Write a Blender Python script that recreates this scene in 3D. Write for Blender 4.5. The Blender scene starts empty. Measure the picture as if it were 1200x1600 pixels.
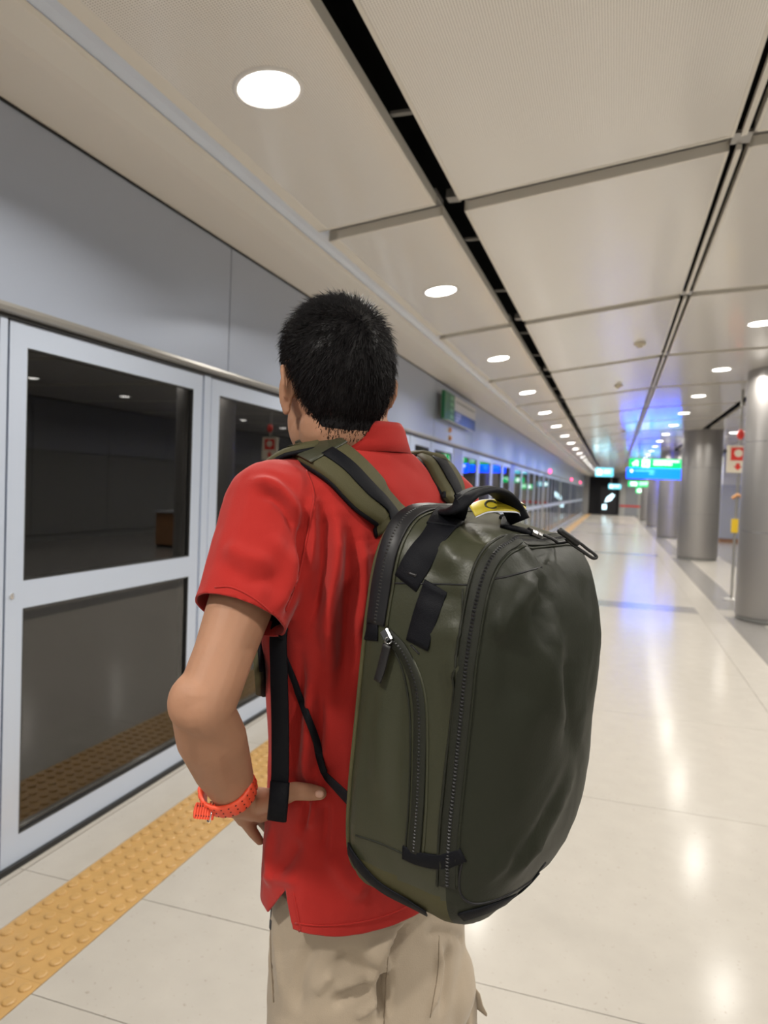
import bpy, bmesh, math, random
import numpy as np
from mathutils import Vector, Matrix, noise
from mathutils.bvhtree import BVHTree

random.seed(7)
rng = np.random.default_rng(7)
PI = math.pi
S = bpy.context.scene
C = S.collection

# ------------------------------------------------------------------ camera
EYE = 1.5                                   # lens height above the floor
FPX = 1120.0                                # focal length for a 1200 x 1600 frame
def _ray(px, py): return np.array([(px - 600) / FPX, -(py - 800) / FPX, -1.0])
_Y = _ray(960, 772); _Y /= np.linalg.norm(_Y)
_X = -_ray(-3000, 622); _X -= _Y * (_X @ _Y); _X /= np.linalg.norm(_X)
RC = np.array([_X, _Y, np.cross(_X, _Y)])   # camera axes -> platform axes (x across, y along, z up)
cam = bpy.data.cameras.new('camera')
cam.sensor_fit = 'VERTICAL'; cam.sensor_height = 36.0
cam.lens = FPX / 1600 * 36.0
cam.clip_start = 0.02; cam.clip_end = 200
cam.dof.use_dof = True; cam.dof.focus_distance = 0.93; cam.dof.aperture_fstop = 5.6
camo = bpy.data.objects.new('camera', cam); C.objects.link(camo)
m = Matrix.Identity(4)
for i in range(3):
    for j in range(3): m[i][j] = RC[i][j]
m[2][3] = EYE
camo.matrix_world = m
S.camera = camo
def at(px, py, d):                          # a point of the photograph at distance d in front of the lens
    return np.array([0, 0, EYE]) + (RC @ _ray(px, py)) * d

# ------------------------------------------------------------------ light and exposure
w = bpy.data.worlds.new('world'); S.world = w; w.use_nodes = True
w.node_tree.nodes['Background'].inputs[0].default_value = (0.9, 0.95, 1.0, 1)
w.node_tree.nodes['Background'].inputs[1].default_value = 0.05
S.view_settings.view_transform = 'Standard'
S.view_settings.look = 'None'
S.view_settings.exposure = 0.25
S.view_settings.gamma = 1.0
S.view_settings.use_curve_mapping = False
LAMP = 27.5                                 # watts of one downlight

# ------------------------------------------------------------------ materials
def mat(name, col, rough=0.5, metal=0.0, spec=0.5, bump=None, var=None, emis=None, coat=0.0, sheen=0.0):
    m = bpy.data.materials.new(name); m.use_nodes = True
    nt = m.node_tree; p = nt.nodes['Principled BSDF']
    p.inputs['Base Color'].default_value = (*col, 1)
    p.inputs['Roughness'].default_value = rough
    p.inputs['Metallic'].default_value = metal
    p.inputs['Specular IOR Level'].default_value = spec
    if coat: p.inputs['Coat Weight'].default_value = coat; p.inputs['Coat Roughness'].default_value = 0.12
    if sheen: p.inputs['Sheen Weight'].default_value = sheen; p.inputs['Sheen Roughness'].default_value = 0.5
    tc = None
    def coords():
        nonlocal tc
        if tc is None: tc = nt.nodes.new('ShaderNodeTexCoord')
        return tc.outputs['Object']
    if var:                                  # (scale, amount): colour mottling
        n = nt.nodes.new('ShaderNodeTexNoise'); n.inputs['Scale'].default_value = var[0]; n.inputs['Detail'].default_value = 5
        nt.links.new(coords(), n.inputs['Vector'])
        mx = nt.nodes.new('ShaderNodeMix'); mx.data_type = 'RGBA'
        a = var[1]
        mx.inputs[6].default_value = (*[max(0, c * (1 - a)) for c in col], 1)
        mx.inputs[7].default_value = (*[min(1, c * (1 + a)) for c in col], 1)
        nt.links.new(n.outputs['Fac'], mx.inputs[0]); nt.links.new(mx.outputs[2], p.inputs['Base Color'])
    if bump:                                 # (scale, strength)
        n = nt.nodes.new('ShaderNodeTexNoise'); n.inputs['Scale'].default_value = bump[0]; n.inputs['Detail'].default_value = 3
        nt.links.new(coords(), n.inputs['Vector'])
        b = nt.nodes.new('ShaderNodeBump'); b.inputs['Strength'].default_value = bump[1]; b.inputs['Distance'].default_value = 0.002
        nt.links.new(n.outputs['Fac'], b.inputs['Height']); nt.links.new(b.outputs[0], p.inputs['Normal'])
    if emis:
        p.inputs['Emission Color'].default_value = (*emis[0], 1); p.inputs['Emission Strength'].default_value = emis[1]
    return m

M = {}
M['floor'] = mat('terrazzo', (0.365, 0.342, 0.308), 0.2, spec=0.05, var=(9, 0.07))
M['floor_dark'] = mat('grey_granite', (0.20, 0.19, 0.18), 0.2, var=(60, 0.25))
M['grout'] = mat('grout', (0.22, 0.2, 0.18), 0.8)
M['tactile'] = mat('ochre_rubber', (0.41, 0.245, 0.085), 0.42, var=(14, 0.16))
M['soffit'] = mat('soffit_paint', (0.80, 0.75, 0.67), 0.4)
M['cove'] = mat('cove_enamel', (0.66, 0.74, 0.88), 0.25, coat=0.4)
M['panel_edge'] = mat('panel_edge_paint', (0.82, 0.78, 0.70), 0.4)
M['beam'] = mat('beam_grey', (0.22, 0.215, 0.205), 0.5)
M['black'] = mat('void_black', (0.012, 0.012, 0.014), 0.8)
M['wall'] = mat('enamelled_steel', (0.455, 0.51, 0.625), 0.36, metal=0.5)
M['frame'] = mat('pale_aluminium', (0.55, 0.62, 0.75), 0.38, metal=0.35)
M['trim'] = mat('grey_aluminium', (0.38, 0.37, 0.35), 0.35, metal=0.7)
M['gasket'] = mat('black_gasket', (0.015, 0.015, 0.015), 0.5)
M['chrome'] = mat('chrome', (0.8, 0.8, 0.8), 0.12, metal=1.0)
M['column'] = mat('brushed_steel', (0.40, 0.385, 0.375), 0.42, metal=0.95)
M['tunnel'] = mat('tunnel_concrete', (0.055, 0.055, 0.055), 0.85, var=(2, 0.4))
M['wall_dark'] = mat('dark_panel', (0.2, 0.2, 0.19), 0.5)
M['wall_grey'] = mat('grey_panel', (0.26, 0.27, 0.29), 0.45)
M['wall_light'] = mat('pale_panel', (0.42, 0.42, 0.40), 0.5)
M['brown'] = mat('brown_wood', (0.22, 0.11, 0.05), 0.5, var=(6, 0.2))
M['lamp_ring'] = mat('lamp_ring_white', (0.88, 0.86, 0.83), 0.35)
M['lamp'] = mat('lamp_diffuser', (1, 1, 1), 0.5, emis=((1.0, 0.965, 0.90), 9.0))
M['sign_green'] = mat('backlit_green', (0.0, 0.3, 0.1), 0.3, emis=((0.0, 0.50, 0.11), 1.5))
M['sign_blue'] = mat('backlit_blue', (0.0, 0.1, 0.5), 0.3, emis=((0.0, 0.032, 1.0), 8.0))
M['sign_cyan'] = mat('backlit_cyan', (0.1, 0.4, 0.5), 0.3, emis=((0.10, 0.62, 0.78), 1.3))
M['sign_white'] = mat('backlit_white', (0.8, 0.8, 0.8), 0.3, emis=((0.75, 1.0, 0.95), 1.5))
M['sign_lblue'] = mat('backlit_pale_blue', (0.2, 0.6, 0.9), 0.3, emis=((0.02, 0.4, 1.0), 1.3))
M['screen'] = mat('bright_screen', (0.3, 0.4, 0.5), 0.3, emis=((0.6, 0.9, 1.0), 3.0))
M['print_green'] = mat('print_green', (0.02, 0.17, 0.07), 0.4)
M['print_green2'] = mat('print_light_green', (0.16, 0.42, 0.22), 0.4)
M['print_white'] = mat('print_white', (0.66, 0.66, 0.68), 0.4)
M['print_blue'] = mat('print_blue', (0.025, 0.075, 0.32), 0.4)
M['print_pale'] = mat('print_pale_blue', (0.35, 0.4, 0.75), 0.4)
M['print_grey'] = mat('print_grey', (0.36, 0.38, 0.38), 0.5)
M['print_red'] = mat('print_red', (0.70, 0.035, 0.025), 0.4)
M['print_cream'] = mat('print_cream', (0.75, 0.68, 0.55), 0.4)
M['yellow'] = mat('yellow_paint', (0.72, 0.48, 0.02), 0.45)
M['orange'] = mat('orange_paint', (0.55, 0.25, 0.08), 0.45)
M['red_led'] = mat('red_led', (0.6, 0.02, 0.1), 0.3, emis=((1.0, 0.06, 0.22), 4.0))
M['detector'] = mat('detector_plastic', (0.78, 0.70, 0.55), 0.5)
# person
M['skin'] = mat('skin', (0.375, 0.198, 0.122), 0.58, spec=0.3, bump=(160, 0.12), var=(22, 0.12))
M['skin'].node_tree.nodes['Principled BSDF'].inputs['Subsurface Weight'].default_value = 0.12
M['skin'].node_tree.nodes['Principled BSDF'].inputs['Subsurface Radius'].default_value = (0.012, 0.005, 0.003)
M['nail'] = mat('nail', (0.62, 0.36, 0.27), 0.3)
M['lip'] = mat('lip', (0.42, 0.15, 0.12), 0.45)
M['eye'] = mat('eye_white', (0.75, 0.72, 0.68), 0.2)
M['iris'] = mat('iris_dark', (0.03, 0.018, 0.012), 0.15)
M['hair'] = mat('black_hair', (0.006, 0.005, 0.006), 0.5, spec=0.22)
M['shirt'] = mat('red_pique', (0.37, 0.018, 0.014), 0.85, spec=0.2, bump=(900, 0.25), sheen=0.12)
M['khaki'] = mat('khaki_cotton', (0.36, 0.295, 0.222), 0.85, spec=0.2, bump=(500, 0.2), var=(8, 0.06), sheen=0.15)
M['khaki_seam'] = mat('khaki_seam', (0.22, 0.17, 0.12), 0.9)
M['belt'] = mat('dark_belt', (0.03, 0.03, 0.035), 0.6)
M['shoe'] = mat('dark_shoe', (0.05, 0.05, 0.055), 0.6)
M['sole'] = mat('shoe_sole', (0.5, 0.48, 0.45), 0.7)
# backpack
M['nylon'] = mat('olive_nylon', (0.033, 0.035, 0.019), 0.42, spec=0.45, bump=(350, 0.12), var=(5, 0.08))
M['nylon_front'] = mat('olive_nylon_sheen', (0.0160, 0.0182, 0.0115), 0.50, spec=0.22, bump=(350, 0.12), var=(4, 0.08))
M['nylon_strap'] = mat('olive_strap_fabric', (0.066, 0.060, 0.026), 0.7, spec=0.3, bump=(700, 0.2))
M['webbing'] = mat('black_webbing', (0.004, 0.0045, 0.007), 0.6, spec=0.15, bump=(900, 0.3))
M['zip'] = mat('zip_tape', (0.013, 0.0145, 0.0095), 0.55, spec=0.3, bump=(1200, 0.3))
M['zip_dark'] = mat('zip_tape_black', (0.008, 0.008, 0.010), 0.45, spec=0.35)
M['cord'] = mat('black_cord', (0.008, 0.008, 0.009), 0.5)
M['metal_dark'] = mat('gunmetal', (0.28, 0.28, 0.28), 0.3, metal=1.0)
M['tag_yellow'] = mat('yellow_tag', (0.62, 0.50, 0.03), 0.45)
M['tag_print'] = mat('tag_print', (0.05, 0.05, 0.02), 0.5)
M['tag_white'] = mat('tag_white', (0.7, 0.72, 0.78), 0.4)
M['band'] = mat('orange_red_rubber', (0.80, 0.085, 0.035), 0.5)
M['band_hole'] = mat('band_hole', (0.10, 0.008, 0.008), 0.6)

def perforated(m, pitch=0.0085, r=0.0020):
    """fine holes punched in the enamelled ceiling panels"""
    nt = m.node_tree; p = nt.nodes['Principled BSDF']
    tc = nt.nodes.new('ShaderNodeTexCoord')
    sc = nt.nodes.new('ShaderNodeVectorMath'); sc.operation = 'SCALE'; sc.inputs['Scale'].default_value = 1 / pitch
    fr = nt.nodes.new('ShaderNodeVectorMath'); fr.operation = 'FRACTION'
    sb = nt.nodes.new('ShaderNodeVectorMath'); sb.operation = 'SUBTRACT'; sb.inputs[1].default_value = (0.5, 0.5, 0)
    ml = nt.nodes.new('ShaderNodeVectorMath'); ml.operation = 'MULTIPLY'; ml.inputs[1].default_value = (1, 1, 0)
    ln = nt.nodes.new('ShaderNodeVectorMath'); ln.operation = 'LENGTH'
    lt = nt.nodes.new('ShaderNodeMath'); lt.operation = 'LESS_THAN'; lt.inputs[1].default_value = r / pitch
    mx = nt.nodes.new('ShaderNodeMix'); mx.data_type = 'RGBA'
    c = p.inputs['Base Color'].default_value[:]
    mx.inputs[6].default_value = c; mx.inputs[7].default_value = (c[0] * .45, c[1] * .43, c[2] * .4, 1)
    L = nt.links.new
    L(tc.outputs['Object'], sc.inputs[0]); L(sc.outputs[0], fr.inputs[0]); L(fr.outputs[0], sb.inputs[0])
    L(sb.outputs[0], ml.inputs[0]); L(ml.outputs[0], ln.inputs[0]); L(ln.outputs['Value'], lt.inputs[0])
    L(lt.outputs[0], mx.inputs[0]); L(mx.outputs[2], p.inputs['Base Color'])
M['ceiling'] = mat('perforated_ceiling', (0.90, 0.87, 0.815), 0.30, spec=0.5, coat=0.8)
perforated(M['ceiling'])

def brushed(m):
    nt = m.node_tree; p = nt.nodes['Principled BSDF']
    tc = nt.nodes.new('ShaderNodeTexCoord'); mp = nt.nodes.new('ShaderNodeMapping'); mp.inputs['Scale'].default_value = (60, 60, 0.6)
    n = nt.nodes.new('ShaderNodeTexNoise'); n.inputs['Scale'].default_value = 4
    b = nt.nodes.new('ShaderNodeBump'); b.inputs['Strength'].default_value = 0.04
    nt.links.new(tc.outputs['Object'], mp.inputs[0]); nt.links.new(mp.outputs[0], n.inputs['Vector'])
    nt.links.new(n.outputs['Fac'], b.inputs['Height']); nt.links.new(b.outputs[0], p.inputs['Normal'])
brushed(M['column'])

def terrazzo(m):
    """polished stone: fine chips, faint veins, slightly uneven gloss"""
    nt = m.node_tree; p = nt.nodes['Principled BSDF']; L = nt.links.new
    tc = nt.nodes.new('ShaderNodeTexCoord')
    gl = nt.nodes.new('ShaderNodeTexNoise'); gl.inputs['Scale'].default_value = 2.2; gl.inputs['Detail'].default_value = 6
    mr = nt.nodes.new('ShaderNodeMapRange'); mr.inputs['To Min'].default_value = 0.145; mr.inputs['To Max'].default_value = 0.19
    L(tc.outputs['Object'], gl.inputs['Vector']); L(gl.outputs['Fac'], mr.inputs['Value']); L(mr.outputs[0], p.inputs['Roughness'])
    src = p.inputs['Base Color'].links[0].from_socket
    vo = nt.nodes.new('ShaderNodeTexNoise'); vo.inputs['Scale'].default_value = 55; vo.inputs['Detail'].default_value = 2
    cr = nt.nodes.new('ShaderNodeMapRange'); cr.inputs['From Min'].default_value = 0.66; cr.inputs['From Max'].default_value = 0.78
    mx = nt.nodes.new('ShaderNodeMix'); mx.data_type = 'RGBA'
    mx.inputs[7].default_value = (0.27, 0.24, 0.205, 1)
    L(tc.outputs['Object'], vo.inputs['Vector']); L(vo.outputs['Fac'], cr.inputs['Value'])
    L(cr.outputs[0], mx.inputs[0]); L(src, mx.inputs[6]); L(mx.outputs[2], p.inputs['Base Color'])
terrazzo(M['floor'])

def glass(name, tint, extra):
    m = bpy.data.materials.new(name); m.use_nodes = True; nt = m.node_tree
    for n in list(nt.nodes): nt.nodes.remove(n)
    out = nt.nodes.new('ShaderNodeOutputMaterial'); mix = nt.nodes.new('ShaderNodeMixShader')
    tr = nt.nodes.new('ShaderNodeBsdfTransparent'); tr.inputs[0].default_value = (*tint, 1)
    gl = nt.nodes.new('ShaderNodeBsdfGlossy'); gl.inputs['Roughness'].default_value = 0.0
    fr = nt.nodes.new('ShaderNodeFresnel'); fr.inputs['IOR'].default_value = extra
    L = nt.links.new
    L(fr.outputs[0], mix.inputs[0]); L(tr.outputs[0], mix.inputs[1]); L(gl.outputs[0], mix.inputs[2]); L(mix.outputs[0], out.inputs[0])
    return m
M['glass'] = glass('door_glass', (0.55, 0.56, 0.55), 2.1)

# ------------------------------------------------------------------ mesh helpers
class MB:
    def __init__(s): s.v = []; s.f = []
    def add(s, v, f):
        o = len(s.v); s.v += [tuple(map(float, p)) for p in v]; s.f += [tuple(i + o for i in q) for q in f]; return s
    def box(s, x0, x1, y0, y1, z0, z1):
        return s.add([(x0, y0, z0), (x1, y0, z0), (x1, y1, z0), (x0, y1, z0), (x0, y0, z1), (x1, y0, z1), (x1, y1, z1), (x0, y1, z1)],
                     [(0, 3, 2, 1), (4, 5, 6, 7), (0, 1, 5, 4), (1, 2, 6, 5), (2, 3, 7, 6), (3, 0, 4, 7)])
    def slab(s, pts, y0, y1):                # a cross-section in x,z swept along y
        n = len(pts)
        v = [(x, y0, z) for x, z in pts] + [(x, y1, z) for x, z in pts]
        f = [(i, i + n, (i + 1) % n + n, (i + 1) % n) for i in range(n)] + [tuple(range(n)), tuple(range(2 * n - 1, n - 1, -1))]
        return s.add(v, f)
    def lathe(s, prof, n=32, cx=0, cy=0):    # profile of (radius, z)
        v = [(cx + r * math.cos(2 * PI * k / n), cy + r * math.sin(2 * PI * k / n), z) for r, z in prof for k in range(n)]
        f = []
        for i in range(len(prof) - 1):
            for k in range(n):
                a = i * n + k; b = i * n + (k + 1) % n
                f.append((a, b, b + n, a + n))
        f.append(tuple(range(n - 1, -1, -1))); f.append(tuple(range((len(prof) - 1) * n, len(prof) * n)))
        return s.add(v, f)
    def loft(s, rings, cap=True):
        n = len(rings[0]); v = [p for r in rings for p in r]; f = []
        for i in range(len(rings) - 1):
            for k in range(n):
                a = i * n + k; b = i * n + (k + 1) % n
                f.append((a, b, b + n, a + n))
        if cap: f.append(tuple(range(n - 1, -1, -1))); f.append(tuple(range((len(rings) - 1) * n, len(rings) * n)))
        return s.add(v, f)
    def tube(s, pts, r, n=10):
        pts = [np.array(p, float) for p in pts]; rs = r if hasattr(r, '__len__') else [r] * len(pts)
        rings = []; up = None
        for i, p in enumerate(pts):
            t = pts[min(i + 1, len(pts) - 1)] - pts[max(i - 1, 0)]; t /= np.linalg.norm(t) + 1e-12
            if up is None: up = np.array([0, 0, 1.0]) if abs(t[2]) < .9 else np.array([1.0, 0, 0])
            u = up - t * (up @ t); u /= np.linalg.norm(u); up = u; v_ = np.cross(t, u)
            rings.append([p + rs[i] * (math.cos(2 * PI * k / n) * u + math.sin(2 * PI * k / n) * v_) for k in range(n)])
        return s.loft(rings)
    def ribbon(s, pts, nrm, width, thick, lift=0.0, round_=True):
        """flat strap along pts, lying against the surface whose normals are nrm"""
        pts = [np.array(p, float) for p in pts]; ws = width if hasattr(width, '__len__') else [width] * len(pts)
        rings = []
        for i, p in enumerate(pts):
            t = pts[min(i + 1, len(pts) - 1)] - pts[max(i - 1, 0)]; t /= np.linalg.norm(t) + 1e-12
            n_ = np.array(nrm[i], float); n_ -= t * (n_ @ t); n_ /= np.linalg.norm(n_) + 1e-12
            b = np.cross(t, n_); w2 = ws[i] / 2; c = p + n_ * lift
            e = min(thick * .45, w2 * .3)
            prof = [(-w2, 0), (-w2, thick * .6), (-w2 + e, thick), (w2 - e, thick), (w2, thick * .6), (w2, 0)]
            rings.append([c + b * x + n_ * z for x, z in prof])
        return s.loft(rings)
    def ball(s, c, r, nu=16, nv=10, axes=None):
        c = np.array(c, float); r = np.array(r if hasattr(r, '__len__') else [r] * 3, float)
        A = np.eye(3) if axes is None else np.array(axes)
        v = [c + A.T @ (r * np.array([0, 0, -1.0]))]
        for j in range(1, nv):
            th = PI * j / nv
            for k in range(nu):
                ph = 2 * PI * k / nu
                v.append(c + A.T @ (r * np.array([math.sin(th) * math.cos(ph), math.sin(th) * math.sin(ph), -math.cos(th)])))
        v.append(c + A.T @ (r * np.array([0, 0, 1.0])))
        f = [(0, 1 + (k + 1) % nu, 1 + k) for k in range(nu)]
        for j in range(nv - 2):
            for k in range(nu):
                a = 1 + j * nu + k; b = 1 + j * nu + (k + 1) % nu
                f.append((a, b, b + nu, a + nu))
        e = len(v) - 1; o = 1 + (nv - 2) * nu
        f += [(e, o + k, o + (k + 1) % nu) for k in range(nu)]
        return s.add(v, f)
    def capsule(s, p0, r0, p1, r1, n=16):
        p0 = np.array(p0, float); p1 = np.array(p1, float)
        t = p1 - p0; L = np.linalg.norm(t); t /= L
        st = []
        for k in range(5): a = PI / 2 * (1 - k / 5); st.append((p0 - t * r0 * math.sin(a), r0 * math.cos(a) + 1e-4))
        st.append((p0, r0)); st.append((p1, r1))
        for k in range(1, 6): a = PI / 2 * k / 5; st.append((p1 + t * r1 * math.sin(a), r1 * math.cos(a) + 1e-4))
        return s.tube([p for p, _ in st], [r for _, r in st], n)
    def chain(s, pts, n=16):
        for (p, r), (q, r2) in zip(pts[:-1], pts[1:]): s.capsule(p, r, q, r2, n)
        return s

def root_loc(o):
    while o.parent: o = o.parent
    return np.array(o.location)
def mesh_of(name, v, f, m=None, smooth=False):
    me = bpy.data.meshes.new(name)
    me.from_pydata([tuple(p) for p in v], [], [tuple(q) for q in f]); me.update()
    if m: me.materials.append(m)
    if smooth: me.polygons.foreach_set('use_smooth', [True] * len(me.polygons))
    return me
def link(name, me, parent=None, loc=None):
    o = bpy.data.objects.new(name, me); C.objects.link(o)
    if parent: o.parent = parent
    if loc is not None: o.location = loc
    return o
def obj(name, mb, m, parent=None, smooth=False, origin=None, kind=None, label=None):
    """world-space mesh; its origin is its thing's base"""
    v = np.array(mb.v) if len(mb.v) else np.zeros((0, 3))
    if parent: v = v - root_loc(parent)
    elif origin is not None: v = v - np.array(origin)
    o = link(name, mesh_of(name, v, mb.f, m, smooth), parent, origin if parent is None else None)
    if kind: o['kind'] = kind
    if label: o['label'] = label
    return o
def tag(o, label, cat, group=None):
    o['label'] = label; o['category'] = cat
    if group: o['group'] = group
    return o
def thing(name, loc, label, cat, group=None):
    o = bpy.data.objects.new(name, None); C.objects.link(o); o.location = loc; o.empty_display_size = 0.05
    return tag(o, label, cat, group)
def structure(name, mb, m, smooth=False):
    o = obj(name, mb, m, smooth=smooth); o['kind'] = 'structure'; return o
def struct_empty(name, loc=(0, 0, 0)):
    o = bpy.data.objects.new(name, None); C.objects.link(o); o.location = loc; o['kind'] = 'structure'; return o

# ------------------------------------------------------------------ the hall
Y0, Y1 = -7.0, 54.0
XD = -2.09                                    # plane of the platform doors
ZW = 2.79
ORD = ['nearest', 'second', 'third', 'fourth', 'fifth', 'sixth', 'seventh', 'eighth', 'ninth', 'tenth', 'eleventh', 'twelfth',
       'thirteenth', 'fourteenth', 'fifteenth', 'sixteenth', 'seventeenth', 'eighteenth', 'nineteenth', 'twentieth', 'twenty-first', 'twenty-second', 'twenty-third']

# floor: a slab of grout with separate stone tiles let into it
floor = structure('floor', MB().box(XD - .1, 7.6, Y0, Y1, -0.2, -0.004), M['grout'])
PITCH = 1.517
g = 0.0016
cols_x = [(-1.845 - .205 - .04 + .01, -2.052), (-2.049, -1.845), (-1.53, 1.105), (1.105, 2.62), (2.62, 4.14), (4.14, 5.66), (5.66, 7.6)]
tile_meshes = {}
def tile(x0, x1, y0, y1, m, name='floor_tile'):
    key = (round(x1 - x0, 3), round(y1 - y0, 3), m.name)
    if key not in tile_meshes:
        a, b = (x1 - x0) / 2 - g, (y1 - y0) / 2 - g
        tile_meshes[key] = mesh_of(name, *(lambda q: (q.v, q.f))(MB().box(-a, a, -b, b, -.02, 0)), m)
    return link(name, tile_meshes[key], floor, ((x0 + x1) / 2, (y0 + y1) / 2, 0))
COLX, COLY = 1.97, [1.0, 9.93, 18.85, 27.77, 36.7, 45.6]
dark_rows = [c + 0.05 for c in COLY[1:]]
ys = []
y = 2.128 - 6 * PITCH
while y < Y1: ys.append(y); y += PITCH
breaks = []
for a in ys:
    if Y0 < a < Y1: breaks.append(a)
breaks += [1.62]
for d in dark_rows:
    breaks = [b for b in breaks if not (d - .12 < b < d + .75)] + [d, d + .55]
breaks = sorted([Y0] + breaks + [Y1])
for a, b in zip(breaks[:-1], breaks[1:]):
    dark = any(abs(a - d) < .01 for d in dark_rows)
    for i, (x0, x1) in enumerate(cols_x):
        x0, x1 = min(x0, x1), max(x0, x1)
        mm = M['floor']
        if dark and i == 2: mm = M['floor_dark']
        if i == 3:
            tile(x0, 1.40, a, b, M['floor']); tile(1.40, 1.78, a, b, M['floor'] if dark else M['floor_dark']); tile(1.78, x1, a, b, M['floor']); continue
        if i > 3: mm = M['floor_dark']
        tile(x0, x1, a, b, mm)
# tactile strip: ochre tiles with 5 x 5 domes
q = MB().box(-.1575 + .0007, .1575 - .0007, -.1497, .1497, -.02, 0.0005)
for i in range(5):
    for j in range(5):
        q.lathe([(.0205, 0), (.0185, .0045), (.0140, .0066), (.006, .0072)], 12, -.126 + .063 * i, -.12 + .06 * j)
tac = mesh_of('tactile_tile', q.v, q.f, M['tactile'])
k = 0
while 1.962 - .15 + .3 * (k - 12) < Y1 - .2:
    link('tactile_tile', tac, floor, (-1.6875, 1.962 + .15 + .3 * (k - 12), 0)); k += 1

# left wall: header of enamelled steel panels over the platform doors
wl = structure('wall_left', MB().box(XD - .06, XD - .03, Y0, Y1, 2.05, 3.6), M['black'])
y = 3.545 - 2.38 * 4
while y < Y1:
    a, b = max(y, Y0), min(y + 2.38, Y1)
    if b > a: obj('steel_panel', MB().box(XD - .03, XD + .015, a + .004, b - .004, 2.095, ZW - .015), M['wall'], wl)
    y += 2.38
tr = structure('trim_1', MB().slab([(XD - .03, 2.06), (XD + .012, 2.06), (XD + .03, 2.066), (XD + .034, 2.08), (XD + .03, 2.094), (XD - .03, 2.094)], Y0, Y1), M['trim'])
obj('door_seal', MB().box(XD - .05, XD + .01, Y0, Y1, 2.046, 2.062), M['gasket'], tr)
obj('sill_channel', MB().box(XD - .05, XD + .012, Y0, Y1, -.003, 0.022), M['gasket'], tr)

# platform doors: framed glass leaves between posts
posts = [(-4.73, .08), (-3.37, .08), (-2.01, .08), (-.66, .08), (.68, .08), (2.022, .045), (3.362, .075), (4.70, .08), (6.05, .08), (7.40, .13), (8.30, .1), (9.79, .60), (11.35, .07), (12.65, .07), (13.95, .07), (15.37, .60),
         (17.0, .07), (18.4, .07), (19.8, .07), (21.2, .07), (22.5, .5)]
y = 24.2
while y < 53: posts.append((y, .5 if abs((y - 24.2) % 7.0 - 5.6) < .1 else .07)); y += 1.4
dn = 0
pz = structure('trim_2', MB().box(XD - .05, XD - .035, Y0, Y1, 2.03, 2.05), M['gasket'])
for i, (py, pw) in enumerate(posts):
    obj('door_post', MB().box(XD - .04, XD + .004, py - pw / 2 + .006, py + pw / 2 - .006, .022, 2.06), M['frame'] if pw < .2 else M['trim'], pz)
for (a, wa_), (b, wb_) in zip(posts[:-1], posts[1:]):
    y0, y1 = a + wa_ / 2 + .008, b - wb_ / 2 - .008
    dn += 1
    d = struct_empty('door_%d' % dn, (XD, y0, 0))
    t0, t1, st = XD - .035, XD, .082
    F = M['frame']
    obj('stile', MB().box(t0, t1, y0, y0 + st, .024, 2.043), F, d); obj('stile', MB().box(t0, t1, y1 - st, y1, .024, 2.043), F, d)
    obj('top_rail', MB().box(t0, t1, y0 + st, y1 - st, 1.958, 2.043), F, d)
    obj('middle_rail', MB().box(t0, t1, y0 + st, y1 - st, .988, 1.092), F, d)
    obj('bottom_rail', MB().box(t0, t1, y0 + st, y1 - st, .024, .125), F, d)
    for z0, z1 in ((.125, .988), (1.092, 1.958)):
        ga = MB(); e = .006
        for bx in ((y0 + st, y0 + st + e, z0, z1), (y1 - st - e, y1 - st, z0, z1), (y0 + st, y1 - st, z0, z0 + e), (y0 + st, y1 - st, z1 - e, z1)):
            ga.box(t1 - .012, t1 - .001, *bx)
        gp = obj('glass_pane', MB().box(t1 - .022, t1 - .012, y0 + st, y1 - st, z0, z1), M['glass'], d)
        obj('gasket', ga, M['gasket'], gp)
    if y0 < 20:
        kb = MB().lathe([(.011, 0), (.011, .004), (.007, .006)], 16)
        kb.v = [(XD + z, y0 + .028 + x, 1.042 + yy) for x, yy, z in kb.v]
        obj('lock_screw', kb, M['chrome'], d, smooth=False)

# the track tunnel behind the glass
tn = structure('wall_tunnel', MB().box(-5.3, -5.1, Y0, Y1, -1.2, 3.7), M['tunnel'])
obj('track_bed', MB().box(-5.2, XD - .1, Y0, Y1, -1.2, -1.1), M['tunnel'], tn)
obj('tunnel_roof', MB().box(-5.2, XD - .06, Y0, Y1, 3.6, 3.7), M['tunnel'], tn)

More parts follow.
